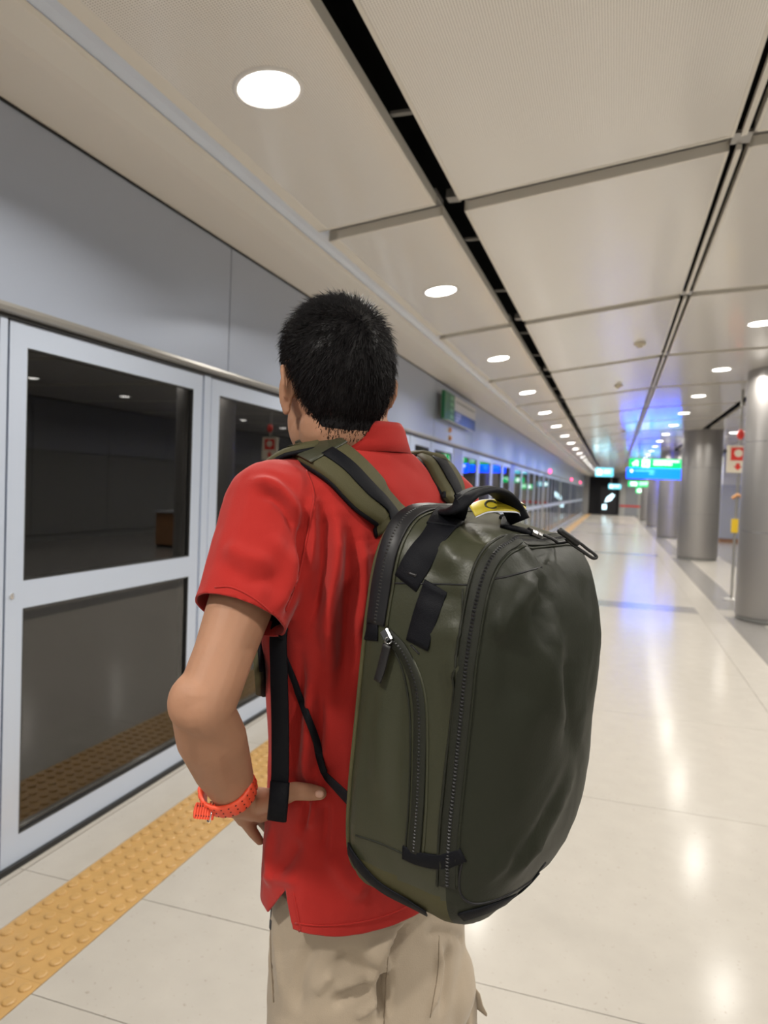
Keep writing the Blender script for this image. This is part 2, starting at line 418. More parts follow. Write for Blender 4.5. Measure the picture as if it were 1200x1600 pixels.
# ceiling: three gently vaulted bays of perforated panels
H = EYE
ceil = structure('ceiling', MB().box(-2.2, 7.7, Y0, Y1, 3.62, 3.7), M['black'])
D0, DP = 3.405, 2.47
BAYS = [((-1.465, H + 1.250), (-.868, H + 1.335)), ((-.758, H + 1.347), (.405, H + 1.512)), ((.482, H + 1.522), (1.885, H + 1.607)), ((2.055, H + 1.612), (3.42, H + 1.63)), ((3.46, H + 1.63), (7.6, H + 1.63))]
def zc(x):
    pts = [p for b in BAYS for p in b]
    return float(np.interp(x, [p[0] for p in pts], [p[1] for p in pts]))
GAP = .064
pm = []
for (xa, za), (xb, zb) in BAYS:
    cx, cz = (xa + xb) / 2, (za + zb) / 2; hw, hz = (xb - xa) / 2, (zb - za) / 2; hl = DP / 2 - GAP
    e = .014; el = .05 if xa < -1.4 else e
    # tray: flat perforated face inside a plain folded rim
    zl = -hz + 2 * hz * el / (2 * hw)
    face = MB().slab([(-hw + el, zl), (hw - e, hz), (hw - e, hz + .012), (-hw + el, zl + .012)], -hl + e, hl - e)
    rim = MB()
    rim.slab([(-hw, -hz - .001), (-hw + el, zl - .001), (-hw + el, zl + .05), (-hw, -hz + .05)], -hl, hl)
    rim.slab([(hw - e, hz - .001), (hw, hz - .001), (hw, hz + .05), (hw - e, hz + .05)], -hl, hl)
    for s_ in (-1, 1):
        y0, y1 = sorted((s_ * hl, s_ * (hl - e)))
        rim.slab([(-hw, -hz - .001), (hw, hz - .001), (hw, hz + .045), (-hw, -hz + .045)], y0, y1)
    pm.append((cx, cz, mesh_of('ceiling_panel', face.v, face.f, M['ceiling']), mesh_of('panel_rim', rim.v, rim.f, M['panel_edge'])))
n0 = -4
for kk in range(n0, 20):
    yc = D0 + DP * (kk + .5)
    if yc + DP / 2 > Y1: break
    for cx, cz, f_, r_ in pm:
        p = link('ceiling_panel', f_, ceil, (cx, yc, cz)); link('panel_rim', r_, p)
    yb = D0 + DP * kk
    for (xa, za), (xb, zb) in BAYS:           # grey carrier beams seen in the cross joints
        obj('carrier_beam', MB().slab([(xa + .01, za + .048), (xb - .0, zb + .048), (xb, zb + .075), (xa + .01, za + .075)], yb - .075, yb + .075), M['beam'], ceil)
    # twin air slots: a light bar between two dark slits
    obj('slot_bar', MB().slab([(.432, zc(.432) - .004), (.455, zc(.455) - .004), (.455, zc(.455) + .02), (.432, zc(.432) + .02)], yc - DP / 2 + GAP, yc + DP / 2 - GAP), M['panel_edge'], ceil)
    br = obj('slot_bracket', MB().box(.405, .482, yb - .05, yb + .05, zc(.44) + .015, zc(.44) + .03), M['trim'], ceil)
    for dy in (-.62, .45):
        obj('slot_hanger', MB().box(-.87, -.75, yc + dy - .012, yc + dy + .012, zc(-.78) + .05, zc(-.78) + .062), M['beam'], ceil)
    obj('slot_hanger', MB().box(-.83, -.77, yb - .03, yb + .035, zc(-.78) + .035, zc(-.78) + .075), M['trim'], ceil)

# soffit and cove along the left wall
cz0 = H + 1.285
sof = structure('trim_3', MB().slab([(XD + .02, cz0), (-1.75, H + 1.252), (-1.72, H + 1.2515), (-1.575, H + 1.250), (-1.565, H + 1.262), (-1.575, H + 1.275), (XD + .02, cz0 + .03)], Y0, Y1), M['soffit'])
obj('cove_reflector', MB().slab([(-1.58, H + 1.262), (-1.54, H + 1.284), (-1.50, H + 1.300), (-1.44, H + 1.318), (-1.40, H + 1.325), (-1.40, H + 1.36), (-1.54, H + 1.33), (-1.60, H + 1.29)], Y0, Y1), M['cove'], sof)
obj('soffit_lip', MB().slab([(-1.70, H + 1.2500), (-1.575, H + 1.2485), (-1.566, H + 1.261), (-1.70, H + 1.262)], Y0, Y1), M['panel_edge'], sof)
obj('shadow_gap', MB().box(XD - .03, XD + .02, Y0, Y1, ZW - .015, ZW + .06), M['black'], sof)

# downlights
ring_me = mesh_of('trim_ring', *(lambda q: (q.v, q.f))(MB().loft([[(r * math.cos(2 * PI * k / 40), r * math.sin(2 * PI * k / 40), z) for k in range(40)] for r, z in ((.098, .012), (.100, -.003), (.104, -.006), (.116, -.004), (.118, .004))], cap=False)), M['lamp_ring'], True)
dif_me = mesh_of('diffuser', *(lambda q: (q.v, q.f))(MB().lathe([(.099, .004), (.099, -.003), (.085, -.005), (.03, -.006)], 40)), M['lamp'], True)
lamp_data = bpy.data.lights.new('lamp_light', 'AREA'); lamp_data.shape = 'DISK'; lamp_data.size = .19
lamp_data.energy = LAMP; lamp_data.color = (1.0, 0.955, 0.88); lamp_data.spread = math.radians(158)
def downlight(x, y, slope, label, group):
    t = thing('downlight', (x, y, zc(x) - .002), label, 'ceiling light', group)
    t.rotation_euler = (0, -math.atan(slope), 0)
    link('trim_ring', ring_me, t); link('diffuser', dif_me, t)
    link('lamp_light', lamp_data, t, (0, 0, -.012))
for row, (lx, b, nm) in enumerate(((-1.15, 0, 'left'), (1.165, 2, 'right'), (2.72, 3, 'outer'), (5.5, 4, 'far right'))):
    (xa, za), (xb, zb) = BAYS[b]; sl = (zb - za) / (xb - xa)
    kfirst = (-1, 1, 5, 1)[row]            # index of the nearest lamp seen in the photograph
    for kk in range(-4, 20):
        yc = D0 + DP * (kk + .5)
        if yc > Y1 - 1.3: break
        vis = kk - kfirst
        if vis < 0: lab = '%s round white downlight outside the picture in the %s row, counted backwards' % (ORD[-1 - vis], nm)
        elif vis == 0 and row == 0: lab = 'largest round white downlight, top left of the picture'
        elif vis == 0 and row == 1: lab = 'nearest visible downlight of the right row, at the right picture edge'
        else: lab = '%s round downlight from the camera in the %s row' % (ORD[vis], nm)
        if vis > 11: lab = '%s round downlight from the camera, tiny and far down the %s row' % (ORD[vis], nm)
        gp = 'downlights of the %s row' % nm
        downlight(lx, yc + (.45 if row == 3 else 0), sl, lab, gp if vis <= 11 and vis >= 0 else gp + (' beyond the twelfth' if vis > 11 else ' outside the picture'))

# smoke detectors
for (x, y, lab) in ((.165, 7.45, 'small beige smoke detector, nearest one on the middle ceiling bay'), (-.02, 10.1, 'pale smoke detector behind the nearest one on the ceiling'), (.12, 17.5, 'small brown detector on the ceiling before the blue hanging sign')):
    z = zc(x)
    t = thing('smoke_detector', (x, y, z - .002), lab, 'smoke detector')
    q = MB().lathe([(.055, .004), (.056, -.012), (.048, -.022), (.03, -.026)], 24, x, y); q.v = [(a, b, c + z - .002) for a, b, c in q.v]
    obj('base', q, M['detector'], t, True)
    q = MB().lathe([(.024, -.024), (.026, -.036), (.018, -.044)], 20, x, y); q.v = [(a, b, c + z - .002) for a, b, c in q.v]
    obj('sensor_head', q, M['detector'], t, True)

# columns clad in brushed steel
for i, cy in enumerate(COLY):
    top = zc(COLX) + .02
    lab = ['brushed steel column just behind the viewer, out of the picture', 'large round steel column cut off by the right picture edge', 'whole round steel column, second from the right', 'round steel column behind the second one, below the blue sign',
           'slim far steel column, fourth from the right', 'farthest slim steel column near the end wall'][i]
    t = thing('steel_column', (COLX, cy, 0), lab, 'column', 'row of steel columns')
    R_ = .455
    segs = [(0, .06, R_ - .012, 'plinth'), (.06, 1.098, R_, 'cladding'), (1.104, 2.2, R_, 'cladding'), (2.206, top, R_, 'cladding')]
    for z0, z1, r, nm in segs:
        obj(nm, MB().lathe([(r, z0), (r, z1)], 72, COLX, cy), M['column'] if nm == 'cladding' else M['wall_dark'], t, False)
        o = t.children[-1]
        for p in o.data.polygons: p.use_smooth = len(p.vertices) == 4
    for z in (1.098, 2.2): obj('joint_ring', MB().lathe([(R_ - .004, z), (R_ - .004, z + .006)], 48, COLX, cy), M['chrome'], t)
    obj('ceiling_collar', MB().lathe([(R_ + .07, top - .012), (R_ + .07, top + .02)], 48, COLX, cy), M['black'], t)

# right and far walls
wr = structure('wall_right', MB().box(7.6, 7.7, Y0, Y1, 0, 3.6), M['wall_dark'])
y = Y0
while y < Y1:
    obj('wall_panel', MB().box(7.57, 7.6, y + .01, min(y + 2.4, Y1) - .01, .15, 1.98), M['wall_dark'], wr)
    obj('wall_panel', MB().box(7.57, 7.6, y + .01, min(y + 2.4, Y1) - .01, 2.0, 3.1), M['wall_grey'], wr); y += 2.4
structure('wall_back', MB().box(-2.2, 7.7, Y0 - .1, Y0, 0, 3.7), M['wall_light'])
wf = structure('wall_far', MB().box(-5.2, 7.7, Y1, Y1 + .1, -.2, 3.7), M['wall_light'])
obj('dark_recess', MB().box(-1.75, .35, Y1 - .03, Y1, 0, 2.7), M['black'], wf)
obj('double_door', MB().box(.75, 1.6, Y1 - .04, Y1, 0, 2.15), M['wall_grey'], wf)
obj('wall_panel', MB().box(1.75, 3.4, Y1 - .03, Y1, 0.02, 2.2), M['wall_light'], wf)
obj('red_stripe', MB().box(.4, 3.4, Y1 - .05, Y1 - .04, .62, .74), M['print_red'], wf)
t = thing('advert_screen', (-.55, Y1 - .4, 0), 'bright bluish screen glowing in the dark far recess', 'screen')
obj('cabinet', MB().box(-.95, .15, Y1 - .5, Y1 - .3, 0, 2.0), M['black'], t)
q = MB()
q.add([(-.62, Y1 - .51, .90), (-.2, Y1 - .51, 1.05), (.02, Y1 - .51, 1.42), (-.15, Y1 - .51, 1.52), (-.5, Y1 - .51, 1.25)], [(0, 1, 2, 3, 4)])
q.box(-.78, -.5, Y1 - .515, Y1 - .505, .40, .72)
obj('lit_picture', q, M['screen'], t)
# grey cabin beside the columns, brown counter reflected in the door glass
t = thing('utility_cabin', (4.2, 27.6, 0), 'grey panelled cabin standing right of the second steel column', 'cabin')
obj('lower_panel', MB().box(3.45, 5.1, 26.6, 30, .14, 1.95), M['wall_grey'], t)
obj('upper_panel', MB().box(3.47, 5.1, 26.62, 30, 1.95, 3.05), M['wall_light'], t)
obj('plinth', MB().box(3.47, 5.1, 26.62, 30, 0, .14), M['brown'], t)
t = thing('service_counter', (4.7, 13.7, 0), 'brown wooden counter beyond the steel columns, seen mirrored in the door glass', 'counter')
obj('body', MB().box(4.4, 5.1, 13.1, 14.3, .06, .74), M['brown'], t)
obj('top', MB().box(4.36, 5.12, 13.06, 14.34, .74, .78), M['wall_grey'], t)
obj('plinth', MB().box(4.44, 5.1, 13.14, 14.26, 0, .06), M['black'], t)

# ------------------------------------------------------------------ signs
def bars(q, x0, x1, z0, z1, y, rows, seed):
    """lines of lettering too small and blurred to read"""
    r = random.Random(seed)
    for k in range(rows):
        zt = z1 - (z1 - z0) * k / rows; zb = zt - (z1 - z0) / rows * .58
        x = x0
        end = x0 + (x1 - x0) * (1.0 if k == 0 else r.uniform(.55, .9))
        while x < end:
            ww = r.uniform(.25, .7) * (zt - zb) * 2.2
            q.box(x, min(x + ww, end), y - .004, y, zb, zt); x += ww + (zt - zb) * .35
def hanging_sign(x, y, z0, w_, h_, style, label):
    t = thing('hanging_sign', (x, y, z0), label, 'sign', 'backlit hanging signs')
    x0, x1 = x - w_ / 2, x + w_ / 2; zt = zc(x)
    obj('case', MB().box(x0, x1, y, y + .12, z0, z0 + h_), M['trim'], t)
    for s_ in (-.3, .3): obj('hanger_rod', MB().tube([(x + s_ * w_, y + .06, z0 + h_), (x + s_ * w_, y + .06, zt + .01)], .012, 10), M['trim'], t)
    yf = y
    if style == 'two':
        zm = z0 + h_ * .5
        up = obj('green_panel', MB().box(x0 + .06, x1 - .12, yf - .012, yf, zm + .012, z0 + h_ - .01), M['sign_green'], t)
        lo = obj('blue_panel', MB().box(x0, x1, yf - .012, yf, z0, zm), M['sign_blue'], t)
        q = MB(); hu = h_ * .5
        # aircraft-like glyph, then a white square pictogram
        cx, cz = x0 + .06 + w_ * .11, zm + hu * .52
        q.tube([(cx - hu * .24, yf - .014, cz - hu * .18), (cx + hu * .24, yf - .014, cz + hu * .2)], .035, 8)
        q.tube([(cx - hu * .02, yf - .014, cz + hu * .27), (cx + hu * .06, yf - .014, cz), (cx + hu * .22, yf - .014, cz - hu * .24)], .026, 8)
        q.tube([(cx - hu * .26, yf - .014, cz + hu * .06), (cx - hu * .14, yf - .014, cz - hu * .26)], .02, 8)
        sx = x0 + .06 + w_ * .22
        q.box(sx, sx + hu * .72, yf - .017, yf - .012, zm + hu * .14, zm + hu * .88)
        obj('pictogram', q, M['sign_white'], up)
        q = MB().ball((sx + hu * .36, yf - .018, zm + hu * .68), (hu * .1, .004, hu * .1), 12, 8); q.box(sx + hu * .24, sx + hu * .48, yf - .021, yf - .016, zm + hu * .26, zm + hu * .54)
        obj('figure', q, M['sign_green'], up)
        q = MB(); bars(q, x0 + .06 + w_ * .42, x1 - .2, zm + hu * .25, zm + hu * .85, yf - .012, 2, 3); obj('lettering', q, M['sign_white'], up)
        q = MB().ball((x0 + .14, yf - .012, z0 + hu * .74), (hu * .15, .006, hu * .15), 14, 8)
        obj('round_logo', q, M['sign_white'], lo)
        q = MB(); bars(q, x0 + .24, x0 + w_ * .45, z0 + hu * .62, z0 + hu * .84, yf - .012, 1, 5); bars(q, x0 + w_ * .39, x0 + w_ * .48, z0 + hu * .3, z0 + hu * .8, yf - .012, 2, 8)
        obj('lettering', q, M['sign_lblue'], lo)
        # the back carries the same lit blue face
        obj('back_panel', MB().box(x0, x1, y + .12, y + .13, z0, z0 + h_), M['sign_blue'], t)
    else:
        mm = M['sign_green'] if style == 'green' else M['sign_cyan']
        p = obj('lit_panel', MB().box(x0 + .01, x1 - .01, yf - .01, yf, z0 + .01, z0 + h_ - .01), mm, t)
        q = MB().box(x0 + w_ * .1, x0 + w_ * .36, yf - .015, yf - .01, z0 + h_ * .2, z0 + h_ * .8); bars(q, x0 + w_ * .45, x1 - w_ * .08, z0 + h_ * .25, z0 + h_ * .8, yf - .01, 2, 4)
        obj('lettering', q, M['sign_white'], p)
hanging_sign(1.15, 22.9, 2.0, 1.66, .60, 'two', 'large hanging sign with a green strip above a blue strip, before the columns')
hanging_sign(1.72, 33.2, 2.28, 2.2, .66, 'two', 'second green and blue hanging sign, hidden behind the large one')
hanging_sign(1.32, 41.0, 1.93, 1.3, .33, 'green', 'small green hanging sign right below the large blue one')
hanging_sign(1.9, 52.0, 1.62, 1.05, .36, 'green', 'smallest and farthest green hanging sign, before the end wall')
hanging_sign(-.42, 30.0, 2.18, .70, .36, 'cyan', 'pale turquoise hanging sign left of the blue one')
hanging_sign(0.0, 45.0, 1.80, .72, .30, 'cyan', 'smallest pale turquoise hanging sign, lower and farther left')

# route board on the header wall
t = thing('route_board', (XD + .03, 9.4, 2.33), 'green white and blue route board mounted on the steel header wall', 'sign')
xb = XD + .015
y0, y1, z0, z1 = 8.42, 10.40, 2.335, 2.665
obj('mount', MB().box(xb, xb + .05, y0 + .1, y1 - .1, z0 + .05, z1 - .05), M['trim'], t)
bd = obj('board', MB().box(xb + .05, xb + .09, y0 + .0, y1, z0, z1), M['print_white'], t)
f0 = xb + .09
obj('green_side', MB().box(xb + .05, f0 + .004, y0 - .004, y0 + .24, z0 - .002, z1 + .002), M['print_green'], bd)
obj('green_band', MB().box(f0, f0 + .005, y0 + .24, y0 + .54, z0 - .001, z1 + .001), M['print_green'], bd)
q = MB()
for k in range(4): q.box(f0 + .004, f0 + .0075, y0 + .30, y0 + .48, z0 + .03 + .075 * k, z0 + .075 + .075 * k)
obj('lettering', q, M['print_green2'], bd)
obj('blue_band', MB().box(f0, f0 + .004, y0 + .54, y1, z0, z0 + .15), M['print_blue'], bd)
q = MB()
for k, wd in enumerate((.34, .3, .2)): q.box(f0 + .003, f0 + .006, y0 + .62, y0 + .62 + wd, z0 + .105 - .042 * k, z0 + .132 - .042 * k)
obj('lettering', q, M['print_pale'], bd)
q = MB(); rr = random.Random(2); yy = y0 + .64
while yy < y1 - .15: ww = rr.uniform(.04, .14); q.box(f0, f0 + .003, yy, yy + ww, z0 + .255, z0 + .285); yy += ww + .03
obj('lettering', q, M['print_grey'], bd)
for yy, z, lab in ((9.13, 2.25, 'small dark round sensor on the steel wall just under the route board'), (9.15, 2.145, 'lower of the two small dark round sensors under the route board')):
    q = MB().lathe([(.035, 0), (.035, .012), (.022, .03)], 18); q.v = [(xb + c, yy + a, z + b) for a, b, c in q.v]
    tag(obj('wall_sensor', q, M['orange'], origin=(xb, yy, z)), lab, 'sensor', 'sensors under the route board')
for kx, (yy, z) in enumerate(((24.2, 2.17), (36.6, 2.14), (46.0, 2.14))):
    q = MB().lathe([(.07, 0), (.07, .03), (.045, .07)], 18); q.v = [(xb + c, yy + a, z + b) for a, b, c in q.v]
    tag(obj('door_indicator', q, M['red_led'], origin=(xb, yy, z)), ['nearest pink-red indicator lamp on the steel header wall', 'second pink-red indicator lamp along the header wall', 'farthest pink-red indicator lamp on the header wall'][kx], 'indicator lamp', 'red door lamps')

# fire point post beside the near column
px, pyy = 1.70, 11.6
t = thing('fire_point_post', (px, pyy, 0), 'slim post with red and white fire sign left of the near column', 'sign post')
obj('post', MB().tube([(px + .02, pyy + .05, 0), (px + .02, pyy + .05, zc(px) + .02)], .018, 12), M['trim'], t)
obj('foot', MB().lathe([(.12, 0), (.12, .012), (.03, .03)], 24, px + .02, pyy + .05), M['trim'], t)
sp = obj('sign_plate', MB().box(px - .15, px + .15, pyy, pyy + .03, 1.88, 2.28), M['print_cream'], t)
q = MB().box(px - .10, px + .10, pyy - .006, pyy, 2.06, 2.25)
obj('red_square', q, M['print_red'], sp)
q = MB().ball((px, pyy - .008, 2.165), (.055, .004, .055), 18, 10); obj('white_reel', q, M['print_cream'], sp)
q = MB().add([(px - .055, pyy - .006, 1.975), (px + .055, pyy - .006, 1.975), (px, pyy - .006, 1.915), (px - .055, pyy, 1.975), (px + .055, pyy, 1.975), (px, pyy, 1.915)], [(0, 2, 1), (3, 4, 5), (0, 1, 4, 3), (1, 2, 5, 4), (2, 0, 3, 5)])
q.box(px - .025, px + .025, pyy - .006, pyy, 1.975, 2.02)
obj('red_arrow', q, M['print_red'], sp)
q = MB().ball((px + .02, pyy + .02, 2.44), (.05, .05, .075), 18, 12); obj('red_beacon', q, M['print_red'], t, True)
obj('yellow_box', MB().box(px - .04, px + .05, pyy - .01, pyy + .03, 1.0, 1.2), M['yellow'], t)
obj('orange_handle', MB().tube([(px - .05, pyy, 1.5), (px + .02, pyy, 1.56), (px + .07, pyy, 1.53)], .022, 10), M['orange'], t)

# ------------------------------------------------------------------ the person: frames and builders
UV = RC @ np.array([1., 0, 0]); UV[2] = 0; UV /= np.linalg.norm(UV)          # to the right, level
FV = np.array([-UV[1], UV[0], 0])                                           # straight away, level
ZV = np.array([0, 0, 1.0])
def yawed(deg):
    a = math.radians(deg); return math.cos(a) * UV + math.sin(a) * FV, math.sin(a) * UV - math.cos(a) * FV   # (his right, his back)
AR, BK = yawed(46)
def interp(tab, z):
    zs = [r[0] for r in tab]; return [float(np.interp(z, zs, [r[i] for r in tab])) for i in range(1, len(tab[0]))]
def smooth_path(pts, n=8):
    pts = [np.array(p, float) for p in pts]; out = []
    P_ = [2 * pts[0] - pts[1]] + pts + [2 * pts[-1] - pts[-2]]
    for i in range(1, len(P_) - 2):
        p0, p1, p2, p3 = P_[i - 1:i + 3]
        for k in range(n):
            t = k / n
            out.append(.5 * ((2 * p1) + (-p0 + p2) * t + (2 * p0 - 5 * p1 + 4 * p2 - p3) * t * t + (-p0 + 3 * p1 - 3 * p2 + p3) * t ** 3))
    out.append(pts[-1]); return out
def remeshed(mb, voxel, it=6, fac=.5):
    """union of overlapping closed shapes as one continuous smoothed skin -> (verts, faces)"""
    me = mesh_of('tmp', mb.v, mb.f); o = bpy.data.objects.new('tmp', me); C.objects.link(o)
    r = o.modifiers.new('r', 'REMESH'); r.mode = 'VOXEL'; r.voxel_size = voxel
    if it: q = o.modifiers.new('s', 'SMOOTH'); q.iterations = it; q.factor = fac
    dg = bpy.context.evaluated_depsgraph_get(); ev = o.evaluated_get(dg); e = ev.to_mesh()
    v = np.empty(len(e.vertices) * 3); e.vertices.foreach_get('co', v); f = [tuple(p.vertices) for p in e.polygons]
    ev.to_mesh_clear(); bpy.data.objects.remove(o); bpy.data.meshes.remove(me)
    return v.reshape(-1, 3), f
def normals_of(v, f):
    me = mesh_of('tmp', v, f); n = np.empty(len(v) * 3); me.vertices.foreach_get('normal', n); bpy.data.meshes.remove(me)
    return n.reshape(-1, 3)
def bvh_of(v, f): return BVHTree.FromPolygons([tuple(p) for p in v], f)
def drape(bvh, pix, d0=1.0, n=6):
    """points of a surface met by sight lines through the given picture points, with the surface normals"""
    o = Vector((0, 0, EYE)); P_, N_ = [], []; ok = []
    for p in smooth_path([(x, y, 0) for x, y in pix], n):
        d = Vector(RC @ _ray(p[0], p[1])).normalized()
        h = bvh.ray_cast(o, d)
        if h[0] is None:
            q = Vector(at(p[0], p[1], d0)); h = bvh.find_nearest(q)
            P_.append(np.array(h[0])); N_.append(np.array(h[1])); ok.append(False)
        else: P_.append(np.array(h[0])); N_.append(np.array(h[1])); ok.append(True)
    N_ = [sum(N_[max(0, i - 2):i + 3]) for i in range(len(N_))]
    return P_, [x / np.linalg.norm(x) for x in N_]
def crease(v, nrm, bvh, pix, width, amp, d0=1.0):
    """press a fold (amp < 0) or raise a ridge (amp > 0) along a line on the surface"""
    P_, _ = drape(bvh, pix, d0, 5); P_ = np.array(P_); best = np.full(len(v), 9.0); tt = np.zeros(len(v)); L = len(P_) - 1
    lo = P_.min(0) - 3 * width; hi = P_.max(0) + 3 * width
    sel = np.where(((v > lo) & (v < hi)).all(1))[0]
    if not len(sel): return
    vs = v[sel]; best = best[sel]; tt = tt[sel]
    for i in range(L):
        a, b = P_[i], P_[i + 1]; ab = b - a; l2 = ab @ ab + 1e-12
        t = np.clip(((vs - a) @ ab) / l2, 0, 1); d = np.linalg.norm(vs - (a + t[:, None] * ab), axis=1)
        m_ = d < best; best[m_] = d[m_]; tt[m_] = (i + t[m_]) / L
    prof = np.exp(-(best / width) ** 2) * np.clip(np.sin(PI * np.clip(tt, .03, .97)) * 1.6, 0, 1)
    v[sel] += nrm[sel] * (amp * prof)[:, None]

# ---- proportions: centre line of the trunk (height, right offset, away offset, half width, half depth)
def trunk_pt(px, py, d): return at(px, py, d)
TR = []                                         # (centre, half width across, half depth)
for px, py, d, hw, hd in ((574, 1640, 1.165, .170, .118), (578, 1545, 1.16, .176, .122), (580, 1440, 1.155, .178, .124), (577, 1345, 1.15, .170, .120), (573, 1250, 1.145, .157, .114), (572, 1150, 1.14, .150, .110), (574, 1050, 1.135, .155, .114),
                          (574, 950, 1.13, .167, .118), (568, 860, 1.13, .180, .118), (564, 800, 1.125, .178, .108), (563, 760, 1.12, .150, .092), (564, 730, 1.12, .108, .078), (565, 704, 1.118, .070, .068)):
    TR.append((at(px, py, d), hw * 1.05, hd))
def ring(c, hw, hd, n=40, e=2.3):
    out = []
    for k in range(n):
        t = 2 * PI * k / n; x, y_ = math.cos(t), math.sin(t)
        out.append(c + AR * hw * math.copysign(abs(x) ** (2 / e), x) + BK * hd * math.copysign(abs(y_) ** (2 / e), y_))
    return out
L_SH, L_EL = at(434, 806, 1.015), at(314, 1092, .885)
L_WR = at(370, 1247, 1.035)
R_SH = at(683, 798, 1.225)
R_EL = R_SH + AR * .05 - BK * .02 - ZV * .29
R_WR = R_EL - BK * .22 - AR * .06 + ZV * .03
SLEEVE_END = at(362, 962, .95)

# ---- polo shirt
q = MB().loft([ring(c, hw + .006, hd + .006) for c, hw, hd in TR[:]])
q.chain([(at(470, 775, 1.05), .060), (at(432, 800, 1.018), .076), (L_SH * .45 + L_EL * .55 + UV * .006, .065), (L_SH * .2 + L_EL * .8 + UV * .006, .060)])
q.chain([(at(640, 775, 1.18), .060), (R_SH, .074), (R_SH * .45 + R_EL * .55, .069), (R_SH * .2 + R_EL * .8, .066)])
sv, sf = remeshed(q, .0042, 10)
sn = normals_of(sv, sf); sb = bvh_of(sv, sf)
for pix, wd, am in (
    ([(392, 752), (425, 757), (452, 780), (470, 815)], .008, .006), ([(398, 770), (428, 778), (450, 802), (462, 840)], .007, -.005),
    ([(480, 792), (474, 850), (466, 910), (446, 962)], .009, -.009), ([(462, 850), (452, 910), (430, 960)], .010, .005),
    ([(503, 775), (506, 840), (500, 910), (488, 980)], .010, -.010), ([(489, 770), (492, 830), (488, 900)], .010, .007),
    ([(527, 800), (524, 880), (512, 950), (520, 1060)], .012, .010), ([(545, 815), (546, 900), (540, 990), (530, 1100)], .012, -.010),
    ([(565, 840), (566, 920), (556, 1000)], .010, .008), ([(585, 735), (600, 790), (612, 830)], .010, -.004),
    ([(470, 1010), (466, 1090), (460, 1160), (456, 1225)], .009, -.006), ([(485, 1060), (482, 1140), (476, 1225)], .008, .006), ([(498, 1080), (497, 1160), (488, 1225)], .008, -.007),
    ([(350, 850), (385, 870), (430, 880)], .012, .004), ([(345, 880), (390, 905), (440, 905)], .010, -.003), ([(420, 830), (448, 880), (450, 930)], .012, .004),
    ([(480, 1250), (477, 1275), (470, 1300)], .005, -.005), ([(492, 1247), (490, 1270), (484, 1296)], .005, .005), ([(508, 1250), (508, 1290), (500, 1340)], .008, -.005),
    ([(425, 1290), (420, 1340), (425, 1390)], .010, .004), ([(470, 1310), (450, 1345), (430, 1365)], .010, -.004), ([(515, 1330), (540, 1375), (575, 1400)], .012, .005),
    ([(436, 1215), (470, 1232), (500, 1236)], .014, -.006), ([(405, 1368), (440, 1372), (470, 1380)], .008, .003)):
    crease(sv, sn, sb, pix, wd, am * 1.7)
for i in range(len(sv)):
    p = sv[i]; sv[i] += sn[i] * (.0018 * noise.noise(Vector(p * 14)) + .0010 * noise.noise(Vector(p * 38)))
bm = bmesh.new()
bvs = [bm.verts.new(p) for p in sv]
for f in sf: bm.faces.new([bvs[i] for i in f])
def cut(co, no, pred, clear=True):
    fs = [f for f in bm.faces if pred(f.calc_center_median())]
    ge = list({e for f in fs for e in f.edges}) + list({x for f in fs for x in f.verts}) + fs
    bmesh.ops.bisect_plane(bm, geom=ge, plane_co=Vector(co), plane_no=Vector(no), dist=1e-5)
    if clear:
        co_, no_ = Vector(co), Vector(no)
        dl = [f for f in bm.faces if pred(f.calc_center_median()) and (f.calc_center_median() - co_).dot(no_) > 0]
        bmesh.ops.delete(bm, geom=dl, context='FACES')
la = L_EL - L_SH; la /= np.linalg.norm(la)
ra = R_EL - R_SH; ra /= np.linalg.norm(ra)
# sleeve ends: the opening tilts, longer on its outer side
en = la * 1.0
def axd(c):
    d_ = np.array(c) - (L_SH + UV * .006); return np.linalg.norm(d_ - la * (d_ @ la))
cut(SLEEVE_END, en, lambda c: axd(c) < .085 and (np.array(c) - L_SH) @ la > .08 and (np.array(c) - TR[7][0]) @ AR < -.178)
cut(R_SH + ra * .2, ra, lambda c: np.linalg.norm(np.array(c) - (R_SH * .3 + R_EL * .7)) < .16 and (np.array(c) - TR[7][0]) @ AR > .165)
# neckline
NECK = at(563, 694, 1.118); nn_ = ZV - BK * .12; nn_ = nn_ / np.linalg.norm(nn_)
cut(NECK, nn_, lambda c: c.z > 1.45)
# hem, longer at the back, with a vent at the side
def hit(px, py, d=1.06): return drape(sb, [(px, py), (px + .4, py)], d, 1)[0][0]
Z_BACK = hit(505, 1463)[2]; Z_FRONT = hit(414, 1424)[2]
vent = hit(447, 1390); vno = vent - TR[2][0]; vno[2] = 0; vl = (vent - TR[2][0]) @ BK
hn = -ZV
cut((0, 0, Z_BACK), hn, lambda c: c.z < Z_BACK + .1)
def bcoord(c): return (np.array(c) - TR[2][0]) @ BK
cut(vent, BK, lambda c: c.z < vent[2] + .02, clear=False)
cut((0, 0, Z_FRONT), hn, lambda c: c.z < Z_FRONT + .05 and bcoord(c) < vl)
